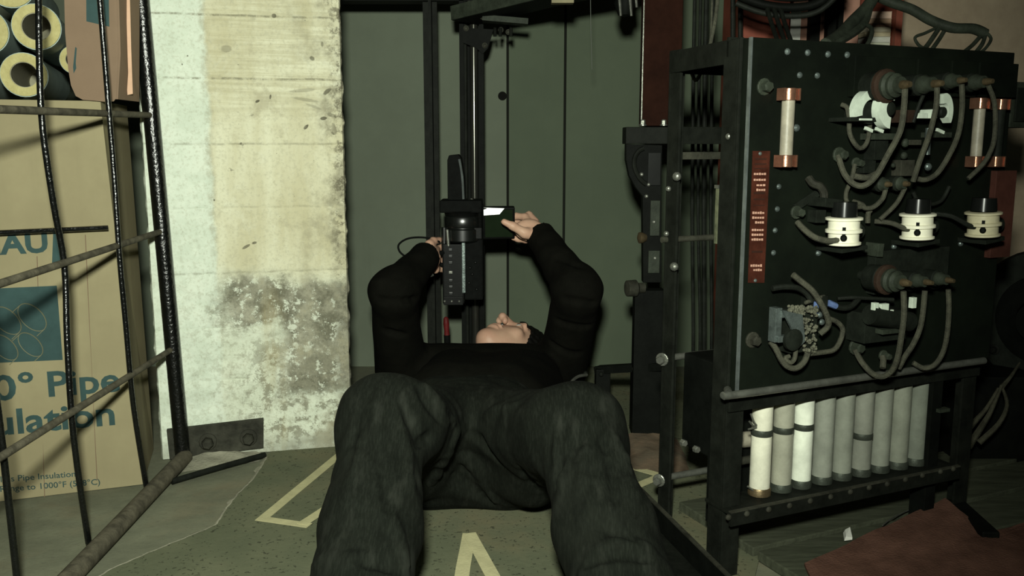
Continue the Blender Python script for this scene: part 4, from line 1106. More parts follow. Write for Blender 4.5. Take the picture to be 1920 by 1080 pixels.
# wire ends by the first tube, and coil behind
for pts_ in (((1405,790),(1412,798),(1420,800)),((1408,776),(1414,792),(1420,798)),((1403,805),(1412,803),(1420,802)),((1402,912),(1410,918),(1416,922))):
    mb=MB(); mb.tube([PF.pt(x,y,YT-.005) for x,y in pts_],.0018,6,3); mb.build('wire_end',M_steel,sb,smooth=True)
A=PF.pt(1385,825,.09); B=PF.pt(1425,822,.09); mb=MB(); mb.cyl(A,B,.014,seg=18); mb.build('coil',M_fiber,sb,smooth=True)
A=PF.pt(1380,866,.07); B=PF.pt(1425,858,.07); mb=MB(); mb.cyl(A,B,.007,seg=12); mb.build('tie_rod',M_irondust,sb,smooth=True)
mb=MB(); mb.fbox(PF,uE-.06,uE-.035,-.004,.03,0,zb); mb.build('inner_post',M_black,sb,bevel=.001)
mb=MB(); mb.bar(PF.pt(1757,770,-.006),PF.pt(1776,767,-.006),.012,.006); mb.build('clip',M_olive,sb)
mb=MB(); mb.fbox(PF,.05,uR-.02,.10,.11,.05,zb-.03); mb.build('back_screen',M_black,sb)

# ------------------------------------------------------------------ floor iron beside the board, planks under it
A=at(1200,962,z=.0); B=at(1330,1100,z=0); e=(B-A); 
fi=thing('floor_angle','black angle iron bolted to the floor beside the right leg of the man','angle iron',A,0)
d_=e.normalized(); s_=d_.cross(Vector((0,0,1))).normalized()
P0=A-d_*.04; P1=B+d_*.25
mb=MB(); mb.bar(P0+Vector((0,0,.026)),P1+Vector((0,0,.026)),.006,.044); mb.build('upright_leg',M_black,fi,bevel=.0008)
mb=MB(); mb.bar(P0+s_*.022+Vector((0,0,.006)),P1+s_*.022+Vector((0,0,.006)),.038,.005); mb.build('flat_leg',M_iron,fi,bevel=.0008)
mb=MB(); mb.bar(P0+Vector((0,0,.049)),P1+Vector((0,0,.049)),.007,.003); mb.build('worn_edge',M_irondust,fi)
for f in (.12,.55,.85):
    p=P0+(P1-P0)*f+Vector((0,0,.026))-s_*.0032
    mb=MB(); mb.rivet(p,-s_,.006); mb.build('bolt',M_iron,fi)
for k in range(3):
    y0_=.26-.115*k; u0=.10; u1=uR+.42  # added length past the board's end darkens the shaded floor there
    mb=MB(); mb.fbox(PF,u0,u1,y0_-.103,y0_,.0006,.020-.001*k)
    lab=['grey-green floor plank farthest back under the switchboard','grey-green floor plank in the middle under the switchboard','grey-green floor plank at the front edge under the switchboard'][k]
    tag(mb.build('floor_plank',M_wood,None,bevel=.002),lab,'plank','planks under the switchboard')

# ================================================================== right-hand background
# red cabinet with stacked papers behind the board
CY=2.35
x0=at(1392,40,Y=CY).x; x1=at(1700,40,Y=CY).x
rc=thing('red_cabinet','open red metal cabinet with shelves against the back wall','cabinet',((x0+x1)/2,CY,0))
xm0=at(1628,40,Y=CY).x; xm1=at(1680,40,Y=CY).x
mb=MB(); mb.box(x0,x1,CY+.20,CY+.215,0,1.5); mb.build('back',M_redcab,rc)
mb=MB(); mb.box(x0,at(1480,40,Y=CY).x,CY,CY+.2,0,1.5); mb.build('side',M_redcab,rc)
mb=MB(); mb.box(xm1,at(1692,40,Y=CY).x,CY,CY+.2,0,1.5); mb.build('side',M_redcab,rc)
zsh=at(1650,80,Y=CY).z
mb=MB(); mb.box(at(1492,40,Y=CY).x,at(1616,40,Y=CY).x,CY+.02,CY+.03,0,1.5); mb.build('pink_panel',M_pink,rc)
mb=MB(); mb.box(xm0-.05,xm1,CY+.01,CY+.2,zsh-.03,zsh-.015); mb.build('shelf',M_redcab,rc)
for px,w in ((1527,.012),(1558,.010),(1574,.006)):
    x=at(px,40,Y=CY).x; mb=MB(); mb.box(x-w,x+w,CY-.01,CY+.018,0,1.5); mb.build('slat',M_black,rc)
A=at(1485,58,Y=CY-.01); B=at(1506,20,Y=CY-.01); mb=MB(); mb.box(A.x,B.x,CY+.004,CY+.006,A.z-.05,B.z); mb.build('notice',M_paper,rc,label='small pale notice sheet')
zc=zsh-.015
cols=[(.66,.68,.52),(.72,.72,.62),(.60,.52,.34),(.66,.60,.44),(.30,.18,.12),(.62,.42,.28),(.85,.62,.48)]
names=['white-green ledger at the bottom of the stack in the red cabinet','white ledger second from the bottom in the red cabinet','buff ledger third from the bottom in the red cabinet','cream ledger in the middle of the stack in the red cabinet','dark brown ledger near the top of the stack in the red cabinet','tan ledger second from the top in the red cabinet','pale pink ledger topmost in the red cabinet']
for k,c in enumerate(cols):
    h=[.018,.014,.012,.012,.008,.012,.018][k]; j=.004*math.sin(k*2.3)
    xx0=xm0+.004+j; xx1=xm1-.003
    t=thing('ledger',names[k],'book',((xx0+xx1)/2,CY+.02,zc),0,'ledgers stacked in the red cabinet')
    m_p=mat('ledger_pages_%d'%k,c,.8,0,.2,40,.2,stretch=(1,1,12)); 
    mb=MB(); mb.box(xx0+.002,xx1,CY+.022,CY+.16,zc+.0012,zc+h-.0012); mb.build('pages',m_p,t)
    mb=MB(); mb.box(xx0,xx1,CY+.02,CY+.162,zc,zc+.0011); mb.box(xx0,xx1,CY+.02,CY+.162,zc+h-.0011,zc+h); mb.build('cover',mat('ledger_cover_%d'%k,tuple(v*.75 for v in c),.7,0,.3,30,.1),t)
    zc+=h

# cable bundles over the board
def bundle(pts_,r,label,m,Y0,branches=()):
    W=[at(x,y,Y=yy) for x,y,yy in pts_]
    t=thing('cable_bundle',label,'cable',W[0])
    mb=MB(); mb.tube(W,r,10,5); mb.build('trunk',m,t,smooth=True)
    for b,rr in branches:
        mb=MB(); mb.tube([at(x,y,Y=yy) for x,y,yy in b],rr,8,5); mb.build('branch',m,t,smooth=True)
bundle([(1655,-40,1.85),(1630,8,1.82),(1600,40,1.78),(1575,66,1.72),(1548,84,1.66)],.012,'thick grey-green cable bundle dropping to the top of the switchboard',M_olive,1.8,
       [([(1632,6,1.82),(1622,40,1.78),(1605,58,1.74),(1580,74,1.70),(1552,86,1.66)],.008),([(1620,44,1.78),(1634,54,1.74),(1632,72,1.70),(1622,90,1.68)],.004)])
bundle([(1640,-10,1.85),(1670,4,1.84),(1710,18,1.82),(1745,38,1.80),(1785,52,1.78),(1825,54,1.78),(1848,64,1.78)],.010,'grey-green cable bundle arching to the right over the switchboard',M_olive,1.8,
       [([(1765,46,1.79),(1752,66,1.78),(1738,86,1.76),(1728,96,1.74)],.0045),([(1775,50,1.79),(1762,72,1.78),(1748,92,1.75)],.004),
        ([(1760,50,1.79),(1735,62,1.78),(1716,70,1.77),(1722,84,1.76),(1734,92,1.74)],.003),([(1848,64,1.78),(1842,82,1.76),(1830,98,1.74)],.004),([(1846,58,1.78),(1858,72,1.77),(1850,88,1.75),(1838,99,1.74)],.003),([(1840,66,1.78),(1824,84,1.76),(1808,97,1.74)],.004)])
# black hoses looping at the top
for k,(y,r) in enumerate(((-48,.02),(-10,.014),(14,.009),(30,.006))):
    mb=MB(); mb.tube([at(1380,y-24,Y=1.95),at(1430,y-6,Y=1.94),at(1490,y,Y=1.93),at(1540,y-12,Y=1.92),at(1590,y-60,Y=1.90)],r,10,5)
    tag(mb.build('black_hose',M_cable if k%2 else M_black,None,smooth=True),['thickest black hose slung across the top above the switchboard','second black hose slung above the switchboard','third black hose slung above the switchboard','thinnest and lowest black hose slung above the switchboard'][k],'hose','hoses above the switchboard')
for k,px in enumerate((1455,1468,1480)):
    mb=MB(); mb.tube([at(px-16,18,Y=1.9),at(px-8,45,Y=1.85),at(px+4,80,Y=1.75)],.0045,8,4)
    tag(mb.build('dark_lead',M_cable,None,smooth=True),['leftmost of three dark leads dropping behind the board top','middle of three dark leads dropping behind the board top','rightmost of three dark leads dropping behind the board top'][k],'cable','three leads behind the board top')
# switch box clipped to the right end of the board
A=PF.w(uR+.02,.02,0); zz0=PF.hit(1900,240,0).z; zz1=PF.hit(1900,155,0).z
sbx=thing('switch_box','small dark switch box at the right end of the switchboard','box',A,PA)
mb=MB(); mb.fbox(PF,uR+.004,uR+.06,-.02,.05,zz0,zz1); mb.build('case',M_olive,sbx,bevel=.003)
mb=MB(); mb.fbox(PF,uR+.012,uR+.05,-.024,-.0202,zz0+.01,zz1-.01); mb.build('lid',M_bake,sbx,bevel=.001)
a=PF.hit(1858,320,-ST); b=PF.hit(1882,480,-ST)
mb=MB(); mb.fbox(PF,a.x,b.x,-ST-.012,-ST,b.z,a.z); mb.build('red_fibre_strip',mat('red_fibre',(.075,.028,.02),.6,0,.4,20,.1),sb,bevel=.001)

# motor at the right edge
mc=at(1960,600,Y=1.95)
mo=thing('motor','large dark round motor partly cut by the right edge of the picture','motor',(mc.x,mc.y,0))
ax=Vector((-.75,-.66,0)).normalized(); R=.145
mb=MB(); mb.lathe(mc-ax*.12,ax,[(0,R*.9),(.02,R),(.10,R),(.115,R*.94),(.125,R*.7),(.135,R*.68),(.15,R*.35),(.17,R*.3),(.175,R*.1)],40); mb.build('housing',M_black,mo,smooth=True)
mb=MB(); mb.lathe(mc-ax*.03,ax,[(0,R*1.06),(.012,R*1.08),(.03,R*1.08),(.04,R*1.04)],40); mb.build('flange',M_bake,mo,smooth=True)
for k in range(6):
    a=k*math.pi/3+.3; u_=ax.orthogonal().normalized(); v_=ax.cross(u_); p=mc+ax*.012+(u_*math.cos(a)+v_*math.sin(a))*R*.86
    mb=MB(); mb.hexbolt(p,ax,.008,.012); mb.build('bolt',M_iron,mo)
mb=MB(); mb.box(at(1792,800,Y=1.9).x,mc.x+.2,1.90,2.2,0,mc.z-R*.80); mb.build('pedestal',M_black,mo,bevel=.003)
# frayed rope ends
ro=thing('frayed_rope','frayed grey rope ends hanging in the dark beside the motor','rope',at(1870,760,Y=1.85))
for pts_,r in (([(1912,680,1.86),(1896,705,1.82),(1880,724,1.80)],.004),([(1878,722,1.80),(1858,770,1.80),(1840,800,1.80),(1815,838,1.80)],.006),([(1872,728,1.80),(1850,765,1.79),(1828,790,1.79),(1808,815,1.79)],.005),([(1880,728,1.80),(1888,760,1.80),(1872,795,1.80),(1835,830,1.80)],.005),([(1822,755,1.8),(1818,775,1.8),(1812,800,1.8)],.006)):
    mb=MB(); mb.tube([at(x,y,Y=yy) for x,y,yy in pts_],r*.5,7,4,r1=r*1.25); mb.build('strand',M_rope,ro,smooth=True)
# red-brown felt mat, folded to a peak
mpx=[(1508,1058,.002),(1775,933,.05),(1800,960,.045),(1990,930,.002),(2050,1180,.002),(1500,1180,.002)]
tri=[at(1508,1060,z=.024),at(1640,998,z=.03),at(1772,936,z=.045),at(1800,962,z=.04),at(1845,1000,z=.024),at(1930,985,z=.024),at(2010,975,z=.024),at(2050,1180,z=.024),at(1800,1180,z=.024),at(1540,1180,z=.024),at(1520,1085,z=.024)]
bm=bmesh.new(); vv=[bm.verts.new(p) for p in tri]; c_=bm.verts.new(at(1760,1040,z=.028))
for i in range(len(vv)): bm.faces.new((vv[i],vv[(i+1)%len(vv)],c_))
bmesh.ops.subdivide_edges(bm,edges=bm.edges[:],cuts=6,use_grid_fill=True)
for v in bm.verts: v.co.z+=.004*mnoise.noise(v.co*14)+.002*mnoise.noise(v.co*40)
r_=bmesh.ops.extrude_face_region(bm,geom=bm.faces[:])
for g_ in r_['geom']:
    if isinstance(g_,bmesh.types.BMVert): g_.co.z+=.004
bm.verts.index_update()
mb=MB(); mb.add([v.co.copy() for v in bm.verts],[tuple(v.index for v in f.verts) for f in bm.faces]); bm.free()
tag(mb.build('felt_mat',M_redmat,None,smooth=True),'red-brown felt mat crumpled on the floor below the switchboard','mat')
mb=MB(); a,b,c,d=[at(x,y,z=.024) for x,y in ((1581,999),(1594,998),(1598,1012),(1583,1014))]
mb.add([a,b,c,d,a+Vector((.003,0,.006)),b+Vector((0,.002,.009)),c+Vector((0,0,.004)),d+Vector((.002,0,.008))],[(0,1,2,3),(7,6,5,4),(0,4,5,1),(1,5,6,2),(2,6,7,3),(3,7,4,0)])
tag(mb.build('paper_scrap',M_paper,None),'crumpled white paper scrap at the edge of the red-brown mat','paper')
mb=MB(); mb.tube([at(x,y,z=z) for x,y,z in ((1655,985,.03),(1672,972,.03),(1700,958,.03),(1730,948,.03),(1750,946,.03))],.0012,5,4)
tag(mb.build('loose_thread',M_steel,None),'thin loose wire curling over the planks by the mat','wire')
mb=MB(); A=at(1790,945,z=.03); B=at(1858,1008,z=.03); mb.bar(A,B,.03,.02); 
tag(mb.build('dark_batten',M_black,None,bevel=.003),'short black batten lying across the red-brown mat','batten')

# ================================================================== the man: smooth bodies grown on a grid
class Field:
    def __init__(s, lo, hi, h):
        s.lo=np.array(lo,dtype=np.float32); s.h=h
        s.n=np.ceil((np.array(hi)-np.array(lo))/h).astype(int)+1
        s.g=np.full(tuple(s.n),.2,dtype=np.float32)
    def sub(s, lo, hi):
        a=np.clip(np.floor((np.array(lo)-s.lo)/s.h).astype(int),0,s.n-1); b=np.clip(np.ceil((np.array(hi)-s.lo)/s.h).astype(int)+1,1,s.n)
        if (b<=a).any(): return None,None
        sl=tuple(slice(a[i],b[i]) for i in range(3))
        ax=[(s.lo[i]+s.h*np.arange(a[i],b[i],dtype=np.float32)) for i in range(3)]
        return sl, np.meshgrid(*ax,indexing='ij',sparse=True)
    def blend(s, sl, d, k, op):
        g=s.g[sl]
        if op=='sub': d=-d; g2=-g
        else: g2=g
        if k>0:
            hh=np.clip(.5+.5*(g2-d)/k,0,1); r=g2*(1-hh)+d*hh-k*hh*(1-hh)
        else: r=np.minimum(g2,d)
        if op=='sub':
            # -(smooth min(-g, d'))  == smooth max(g, -d')
            g1=s.g[sl]; dd=d  # d already negated: want max(g,-sdf)= max(g, d)
            hh=np.clip(.5-.5*(g1-dd)/max(k,1e-6),0,1); r=g1*(1-hh)+dd*hh+k*hh*(1-hh)
        s.g[sl]=r
    def cone(s,a,b,ra,rb,k=.02,op='add',sq=None):
        """round cone from a to b"""
        a=np.array(a,dtype=np.float32); b=np.array(b,dtype=np.float32); pad=max(ra,rb)+max(k,.012)+.012
        sl,G=s.sub(np.minimum(a,b)-pad,np.maximum(a,b)+pad)
        if sl is None: return
        ba=b-a; L2=float(ba@ba)+1e-9
        t=np.clip(((G[0]-a[0])*ba[0]+(G[1]-a[1])*ba[1]+(G[2]-a[2])*ba[2])/L2,0,1)
        d=np.sqrt((G[0]-a[0]-ba[0]*t)**2+(G[1]-a[1]-ba[1]*t)**2+(G[2]-a[2]-ba[2]*t)**2)-(ra+(rb-ra)*t)
        s.blend(sl,d,k,op)
    def ell(s,c,r,R=None,k=.02,op='add'):
        c=np.array(c,dtype=np.float32); r=np.array(r,dtype=np.float32); pad=float(r.max())+max(k,.012)+.012
        sl,G=s.sub(c-pad,c+pad)
        if sl is None: return
        x=G[0]-c[0]; y=G[1]-c[1]; z=G[2]-c[2]
        if R is None: X,Y,Z=x,y,z
        else:   # columns of R are the local axes
            X=x*R[0][0]+y*R[1][0]+z*R[2][0]; Y=x*R[0][1]+y*R[1][1]+z*R[2][1]; Z=x*R[0][2]+y*R[1][2]+z*R[2][2]
        k0=np.sqrt((X/r[0])**2+(Y/r[1])**2+(Z/r[2])**2); k1=np.sqrt((X/r[0]**2)**2+(Y/r[1]**2)**2+(Z/r[2]**2)**2)
        d=k0*(k0-1)/np.maximum(k1,1e-6)
        s.blend(sl,d,k,op)
    def chain(s,pts,rad,k=.01,op='add'):
        for i in range(len(pts)-1): s.cone(pts[i],pts[i+1],rad[i],rad[i+1],k,op)
    def floor(s,z,k=.004):
        zz=(s.lo[2]+s.h*np.arange(s.n[2],dtype=np.float32)); d=(z-zz)[None,None,:]
        s.g=np.maximum(s.g,d)
    def cut(s,p,n):   # remove the side that n points to
        p=np.array(p);n=np.array(n)/np.linalg.norm(n)
        ax=[(s.lo[i]+s.h*np.arange(s.n[i],dtype=np.float32)) for i in range(3)]; G=np.meshgrid(*ax,indexing='ij',sparse=True)
        s.g=np.maximum(s.g,((G[0]-p[0])*n[0]+(G[1]-p[1])*n[1]+(G[2]-p[2])*n[2]).astype(np.float32))
    def ripple(s,fn):
        ax=[(s.lo[i]+s.h*np.arange(s.n[i],dtype=np.float32)) for i in range(3)]; G=np.meshgrid(*ax,indexing='ij',sparse=True)
        s.g=s.g+fn(*G).astype(np.float32)
    def val(s,p):
        q=(np.array(p)-s.lo)/s.h; i=np.floor(q).astype(int)
        if (i<0).any() or (i>=s.n-1).any(): return .2
        f=q-i; c=s.g[i[0]:i[0]+2,i[1]:i[1]+2,i[2]:i[2]+2]
        c=c[0]*(1-f[0])+c[1]*f[0]; c=c[0]*(1-f[1])+c[1]*f[1]; return float(c[0]*(1-f[2])+c[1]*f[2])
    def cast(s,px,py,t0=.8):
        d=ray(px,py).normalized(); t=t0
        for _ in range(900):
            p=CAM+d*t; v=s.val(p)
            if v<.0004: return p
            t+=max(.0015,min(v*.5,.02))
            if t>3.2: break
        return None
    def fold(s,pix,r,op='add',k=.012,sink=.5):
        """a crease or ridge of cloth running over the surface seen at these points"""
        P=[]
        for x,y in pix:
            q=s.cast(x,y)
            if q is not None and (not P or abs(q.y-P[-1].y)<.075): P.append(q)
        if len(P)<2: return
        P=smooth_path(P,3); n=len(P)
        out=[p-(CAM-p).normalized()*(r*sink if op=='add' else -r*(1-sink)) for p in P]
        for i in range(n-1):
            e0=math.sin(math.pi*(i+.3)/(n-.4))**.5; e1=math.sin(math.pi*(min(i+1,n-1)+.3)/(n-.4)) if i<n-1 else .2
            e1=max(e1,.05)**.5
            s.cone(out[i],out[i+1],r*(.35+.65*e0),r*(.35+.65*e1),k,op)
    def mesh(s):
        g=s.g; neg=g<0
        c=np.zeros(tuple(s.n-1),dtype=np.int8)
        for dx in (0,1):
            for dy in (0,1):
                for dz in (0,1):
                    c+=neg[dx:s.n[0]-1+dx,dy:s.n[1]-1+dy,dz:s.n[2]-1+dz]
        act=(c>0)&(c<8); I=np.argwhere(act); idx=np.full(act.shape,-1,dtype=np.int32); idx[act]=np.arange(len(I))
        acc=np.zeros((len(I),3)); cnt=np.zeros(len(I))
        corners=[(0,0,0),(1,0,0),(0,1,0),(1,1,0),(0,0,1),(1,0,1),(0,1,1),(1,1,1)]
        val=[g[I[:,0]+a,I[:,1]+b,I[:,2]+d] for a,b,d in corners]
        for i in range(8):
            for ax in range(3):
                if corners[i][ax]: continue
                j=i|(1<<ax); va,vb=val[i],val[j]; m=(va<0)!=(vb<0)
                t=np.where(m,va/np.where(m,va-vb,1),0); p=np.repeat(np.array(corners[i],dtype=float)[None],len(I),0); p[:,ax]+=t
                acc[m]+=p[m]; cnt[m]+=1
        V=(I+acc/cnt[:,None])*s.h+s.lo
        Q=[]
        for ax in range(3):
            a1,a2=(ax+1)%3,(ax+2)%3
            sl0=[slice(None)]*3; sl1=[slice(None)]*3; sl0[ax]=slice(0,-1); sl1[ax]=slice(1,None)
            E=np.argwhere(neg[tuple(sl0)]!=neg[tuple(sl1)])
            E=E[(E[:,a1]>0)&(E[:,a2]>0)&(E[:,a1]<s.n[a1]-1)&(E[:,a2]<s.n[a2]-1)]
            def cell(o1,o2):
                c_=E.copy(); c_[:,a1]-=o1; c_[:,a2]-=o2; return idx[c_[:,0],c_[:,1],c_[:,2]]
            q=np.stack([cell(1,1),cell(0,1),cell(0,0),cell(1,0)],1)
            fl=~neg[E[:,0],E[:,1],E[:,2]]; q[fl]=q[fl][:,::-1]; Q.append(q[(q>=0).all(1)])
        return V,np.concatenate(Q)
def grow(field,name,m,parent=None,relax=2,origin=None):
    V,Q=field.mesh()
    # light relaxation of the skin
    for _ in range(relax):
        acc=np.zeros_like(V); cnt=np.zeros(len(V))
        for a,b in ((0,1),(1,2),(2,3),(3,0)):
            np.add.at(acc,Q[:,a],V[Q[:,b]]); np.add.at(acc,Q[:,b],V[Q[:,a]]); np.add.at(cnt,Q[:,a],1); np.add.at(cnt,Q[:,b],1)
        V=V*.5+.5*acc/np.maximum(cnt,1)[:,None]
    me=bpy.data.meshes.new(name)
    if parent is not None: off=WM[parent.name].translation
    else: off=Vector(origin)
    V=V-np.array(off)
    me.vertices.add(len(V)); me.vertices.foreach_set('co',V.astype(np.float32).ravel())
    me.loops.add(Q.size); me.loops.foreach_set('vertex_index',Q.astype(np.int32).ravel())
    me.polygons.add(len(Q)); me.polygons.foreach_set('loop_start',np.arange(0,Q.size,4,dtype=np.int32)); me.polygons.foreach_set('loop_total',np.full(len(Q),4,dtype=np.int32))
    me.update(calc_edges=True); me.validate(); me.shade_smooth()
    me.materials.append(m)
    o=bpy.data.objects.new(name,me); col.objects.link(o)
    if parent is not None: o.parent=parent
    else: o.location=off
    WM[o.name]=Matrix.Translation(off)
    return o

# --- joints
hipL=at(788,862,Y=1.75); hipR=at(962,866,Y=1.75)
kneeL=at(722,792,Y=1.39); kneeR=at(1082,808,Y=1.39)
ankL=at(662,1165,Y=1.06); ankL.z=.085; ankR=at(1200,1165,Y=1.06); ankR.z=.085
pel=(hipL+hipR)/2; pel.z=.115; pel.y=1.77
waist=Vector((pel.x+.012,1.93,.135)); chest=Vector((pel.x+.040,2.12,.112))
shL=at(752,688,Y=2.27); shR=at(1052,694,Y=2.27); shL.z=.125; shR.z=.125
elL=at(738,548,Y=2.09); elR=at(1083,545,Y=2.08)
wrL=at(800,478,Y=2.24); wrR=at(1012,440,Y=2.25)
neck0=at(905,690,Y=2.30); neck0.z=.112
HEAD=at(955,668,Y=2.435); HEAD.z=.122
crown=Vector((.66,.74,-.06)).normalized(); face=Vector((-.12,.07,1.0)); face=(face-crown*face.dot(crown)).normalized(); hx=crown.cross(face).normalized()
RH=[[hx[i],crown[i],face[i]] for i in range(3)]
def hd(x,y,z): return HEAD+hx*x+crown*y+face*z

body=Field((-.36,.98,-.005),(.36,2.62,.62),.0034)
# trunk and limbs under the clothes (kept a little smaller than the cloth)
body.ell(pel,(.12,.10,.07),k=.02); body.cone(pel,waist,.066,.066,.03); body.cone(waist,chest,.066,.066,.03)
body.cone(shL+Vector((.03,0,0)),shR-Vector((.03,0,0)),.045,.045,.03)
for a,b,c in ((hipL,kneeL,ankL),(hipR,kneeR,ankR)):
    body.cone(a,b,.068,.046,.03); body.cone(b,c,.044,.034,.02)
for a,b,c in ((shL,elL,wrL),(shR,elR,wrR)):
    body.cone(a,b,.044,.034,.02); body.cone(b,c,.034,.024,.015)
# neck and head
body.cone(neck0,hd(0,-.055,-.015),.050,.049,.03)
body.ell(hd(0,.030,-.012),(.076,.100,.094),RH,.01)
body.ell(hd(0,-.035,.022),(.064,.070,.066),RH,.03)
body.ell(hd(0,-.088,.062),(.026,.022,.022),RH,.03)
body.cone(hd(-.034,.034,.080),hd(.034,.034,.080),.010,.010,.012)       # brow
body.cone(hd(0,.022,.086),hd(0,-.018,.112),.008,.0115,.010)            # nose
for s_ in (-1,1):
    body.ell(hd(.011*s_,-.021,.101),(.0085,.009,.010),RH,.005)
    body.ell(hd(.031*s_,.014,.097),(.015,.010,.012),RH,.008,'sub')       # eye sockets
    body.ell(hd(.031*s_,.012,.076),(.0125,.0105,.0125),RH,.003)
    body.ell(hd(.040*s_,-.014,.066),(.022,.020,.016),RH,.015)            # cheeks
    body.ell(hd(.0075*s_,-.030,.106),(.0038,.004,.005),RH,.003,'sub')    # nostrils
    body.ell(hd(.076*s_,-.004,-.010),(.010,.031,.019),RH,.006)           # ears
    body.ell(hd(.082*s_,-.002,-.006),(.006,.016,.010),RH,.004,'sub')
body.ell(hd(0,-.048,.088),(.024,.0060,.010),RH,.005); body.ell(hd(0,-.060,.086),(.021,.0065,.010),RH,.005)
body.ell(hd(0,-.0540,.099),(.022,.0016,.006),RH,.003,'sub')

# right-hand side hand of the picture: thumb in front of the screen, fingers behind it
def hp(px,py,Y): return tuple(at(px,py,Y=Y))
W0=wrR
body.cone(W0,hp(1000,434,2.255),.023,.024,.012)
body.ell(at(990,431,Y=2.258),(.034,.019,.027),k=.012)
body.chain([hp(1000,440,2.235),hp(984,437,2.225),hp(962,424,2.218),hp(945,416,2.216)],[.016,.0125,.0098,.0078],.007)   # thumb
body.chain([hp(990,416,2.27),hp(984,407,2.285),hp(968,405,2.30),hp(955,411,2.303)],[.011,.0095,.0085,.0075],.004)       # index
body.chain([hp(1003,416,2.275),hp(992,403,2.30),hp(972,412,2.315),hp(958,420,2.316)],[.011,.0095,.0088,.0075],.004)     # middle
body.chain([hp(1006,428,2.275),hp(990,432,2.305),hp(972,432,2.318),hp(958,432,2.318)],[.011,.0092,.0085,.0073],.004)    # ring
body.chain([hp(1003,444,2.272),hp(986,450,2.295),hp(972,449,2.306),hp(962,446,2.306)],[.0095,.0085,.0075,.0066],.004)   # little
# left-hand side hand: through the grip strap, fingers over the far side of the camcorder
body.cone(wrL,hp(808,482,2.262),.023,.024,.012)
body.ell(at(813,484,Y=2.275),(.015,.036,.034),k=.012)
body.chain([hp(806,470,2.25),hp(805,459,2.255),hp(812,452,2.275),hp(824,450,2.30)],[.014,.0115,.0095,.0080],.006)       # thumb over the top
for (y0,y1,dy) in ((468,462,.0),(480,476,.004),(492,490,.004),(503,505,.0)):
    body.chain([hp(816,y0+2,2.29),hp(819,y0,2.325+dy),hp(832,y1,2.345+dy),hp(846,y1+1,2.347+dy)],[.0115,.0098,.0088,.0075],.003)
body.chain([hp(812,488,2.255),hp(808,502,2.258),hp(803,513,2.262)],[.012,.010,.0085],.008)
body.floor(.004)
man=grow(body,'person',M_skin,None,1,origin=(pel.x,pel.y,.0))
tag(man,'person in black sweater and dark jeans lying on back with knees raised, holding up camcorder','person')

# eyes, hair
for s_ in (-1,1):
    mb=MB(); c=hd(.031*s_,.012,.0795); mb.ball(c,.0098,12,8); e_=mb.build('eye',mat('eye_white',(.55,.5,.45),.3,0,.1,20,0),man,smooth=True)
    mb=MB(); mb.lathe(c+face*.0088,face,[(0,.005),(.0014,.004),(.0018,.001)],12); mb.build('iris',M_hair,e_,smooth=True)
    mb=MB(); mb.tube([hd(.018*s_,.034,.0905),hd(.032*s_,.038,.0885),hd(.047*s_,.033,.078)],.0035,6,4); mb.build('eyebrow',M_hair,man,smooth=True)
hair=Field((HEAD.x-.16,HEAD.y-.16,-.004),(HEAD.x+.2,2.60,.30),.0036)
hair.ell(hd(0,.040,-.020),(.087,.113,.105),RH,.01)
hair.ell(hd(0,-.016,.078),(.067,.082,.072),RH,.008,'sub')      # face opening
for s_ in (-1,1): hair.ell(hd(.080*s_,-.030,.014),(.022,.034,.026),RH,.008,'sub')
hair.ell(hd(0,-.085,-.03),(.09,.05,.09),RH,.01,'sub')
hair.ripple(lambda x,y,z: .0022*np.sin(x*260+y*140)*np.sin(z*210+y*90))
hair.floor(.003); grow(hair,'hair',M_hair,man,1)

# --- jeans
jn=Field((-.37,.98,-.004),(.36,2.02,.44),.0040)
jn.ell(pel+Vector((0,.0,-.005)),(.165,.130,.112),k=.02)
jn.cone(pel+Vector((-.06,.02,.01)),waist+Vector((-.055,.0,-.015)),.098,.094,.04); jn.cone(pel+Vector((.06,.02,.01)),waist+Vector((.055,.0,-.015)),.098,.094,.04)
for a,b,c,sg in ((hipL,kneeL,ankL,-1),(hipR,kneeR,ankR,1)):
    jn.cone(a+Vector((0,0,.005)),b,.092,.066,.05)
    jn.ell(b,(.066,.064,.064),k=.03)
    mid=b.lerp(c,.5)+Vector((0,0,-.012))
    jn.cone(b,mid,.064,.068,.04); jn.cone(mid,c,.068,.072,.03)
    # cloth of the inner thigh, drawn from the crotch to the knee
    cr=pel+Vector((.02*sg,-.075,.062)); jn.cone(cr,b+Vector((-.036*sg,.030,-.012)),.066,.056,.05)
    jn.cone(pel+Vector((.050*sg,-.070,-.02)),a.lerp(b,.50)+Vector((-.012*sg,.03,-.055)),.062,.052,.06)
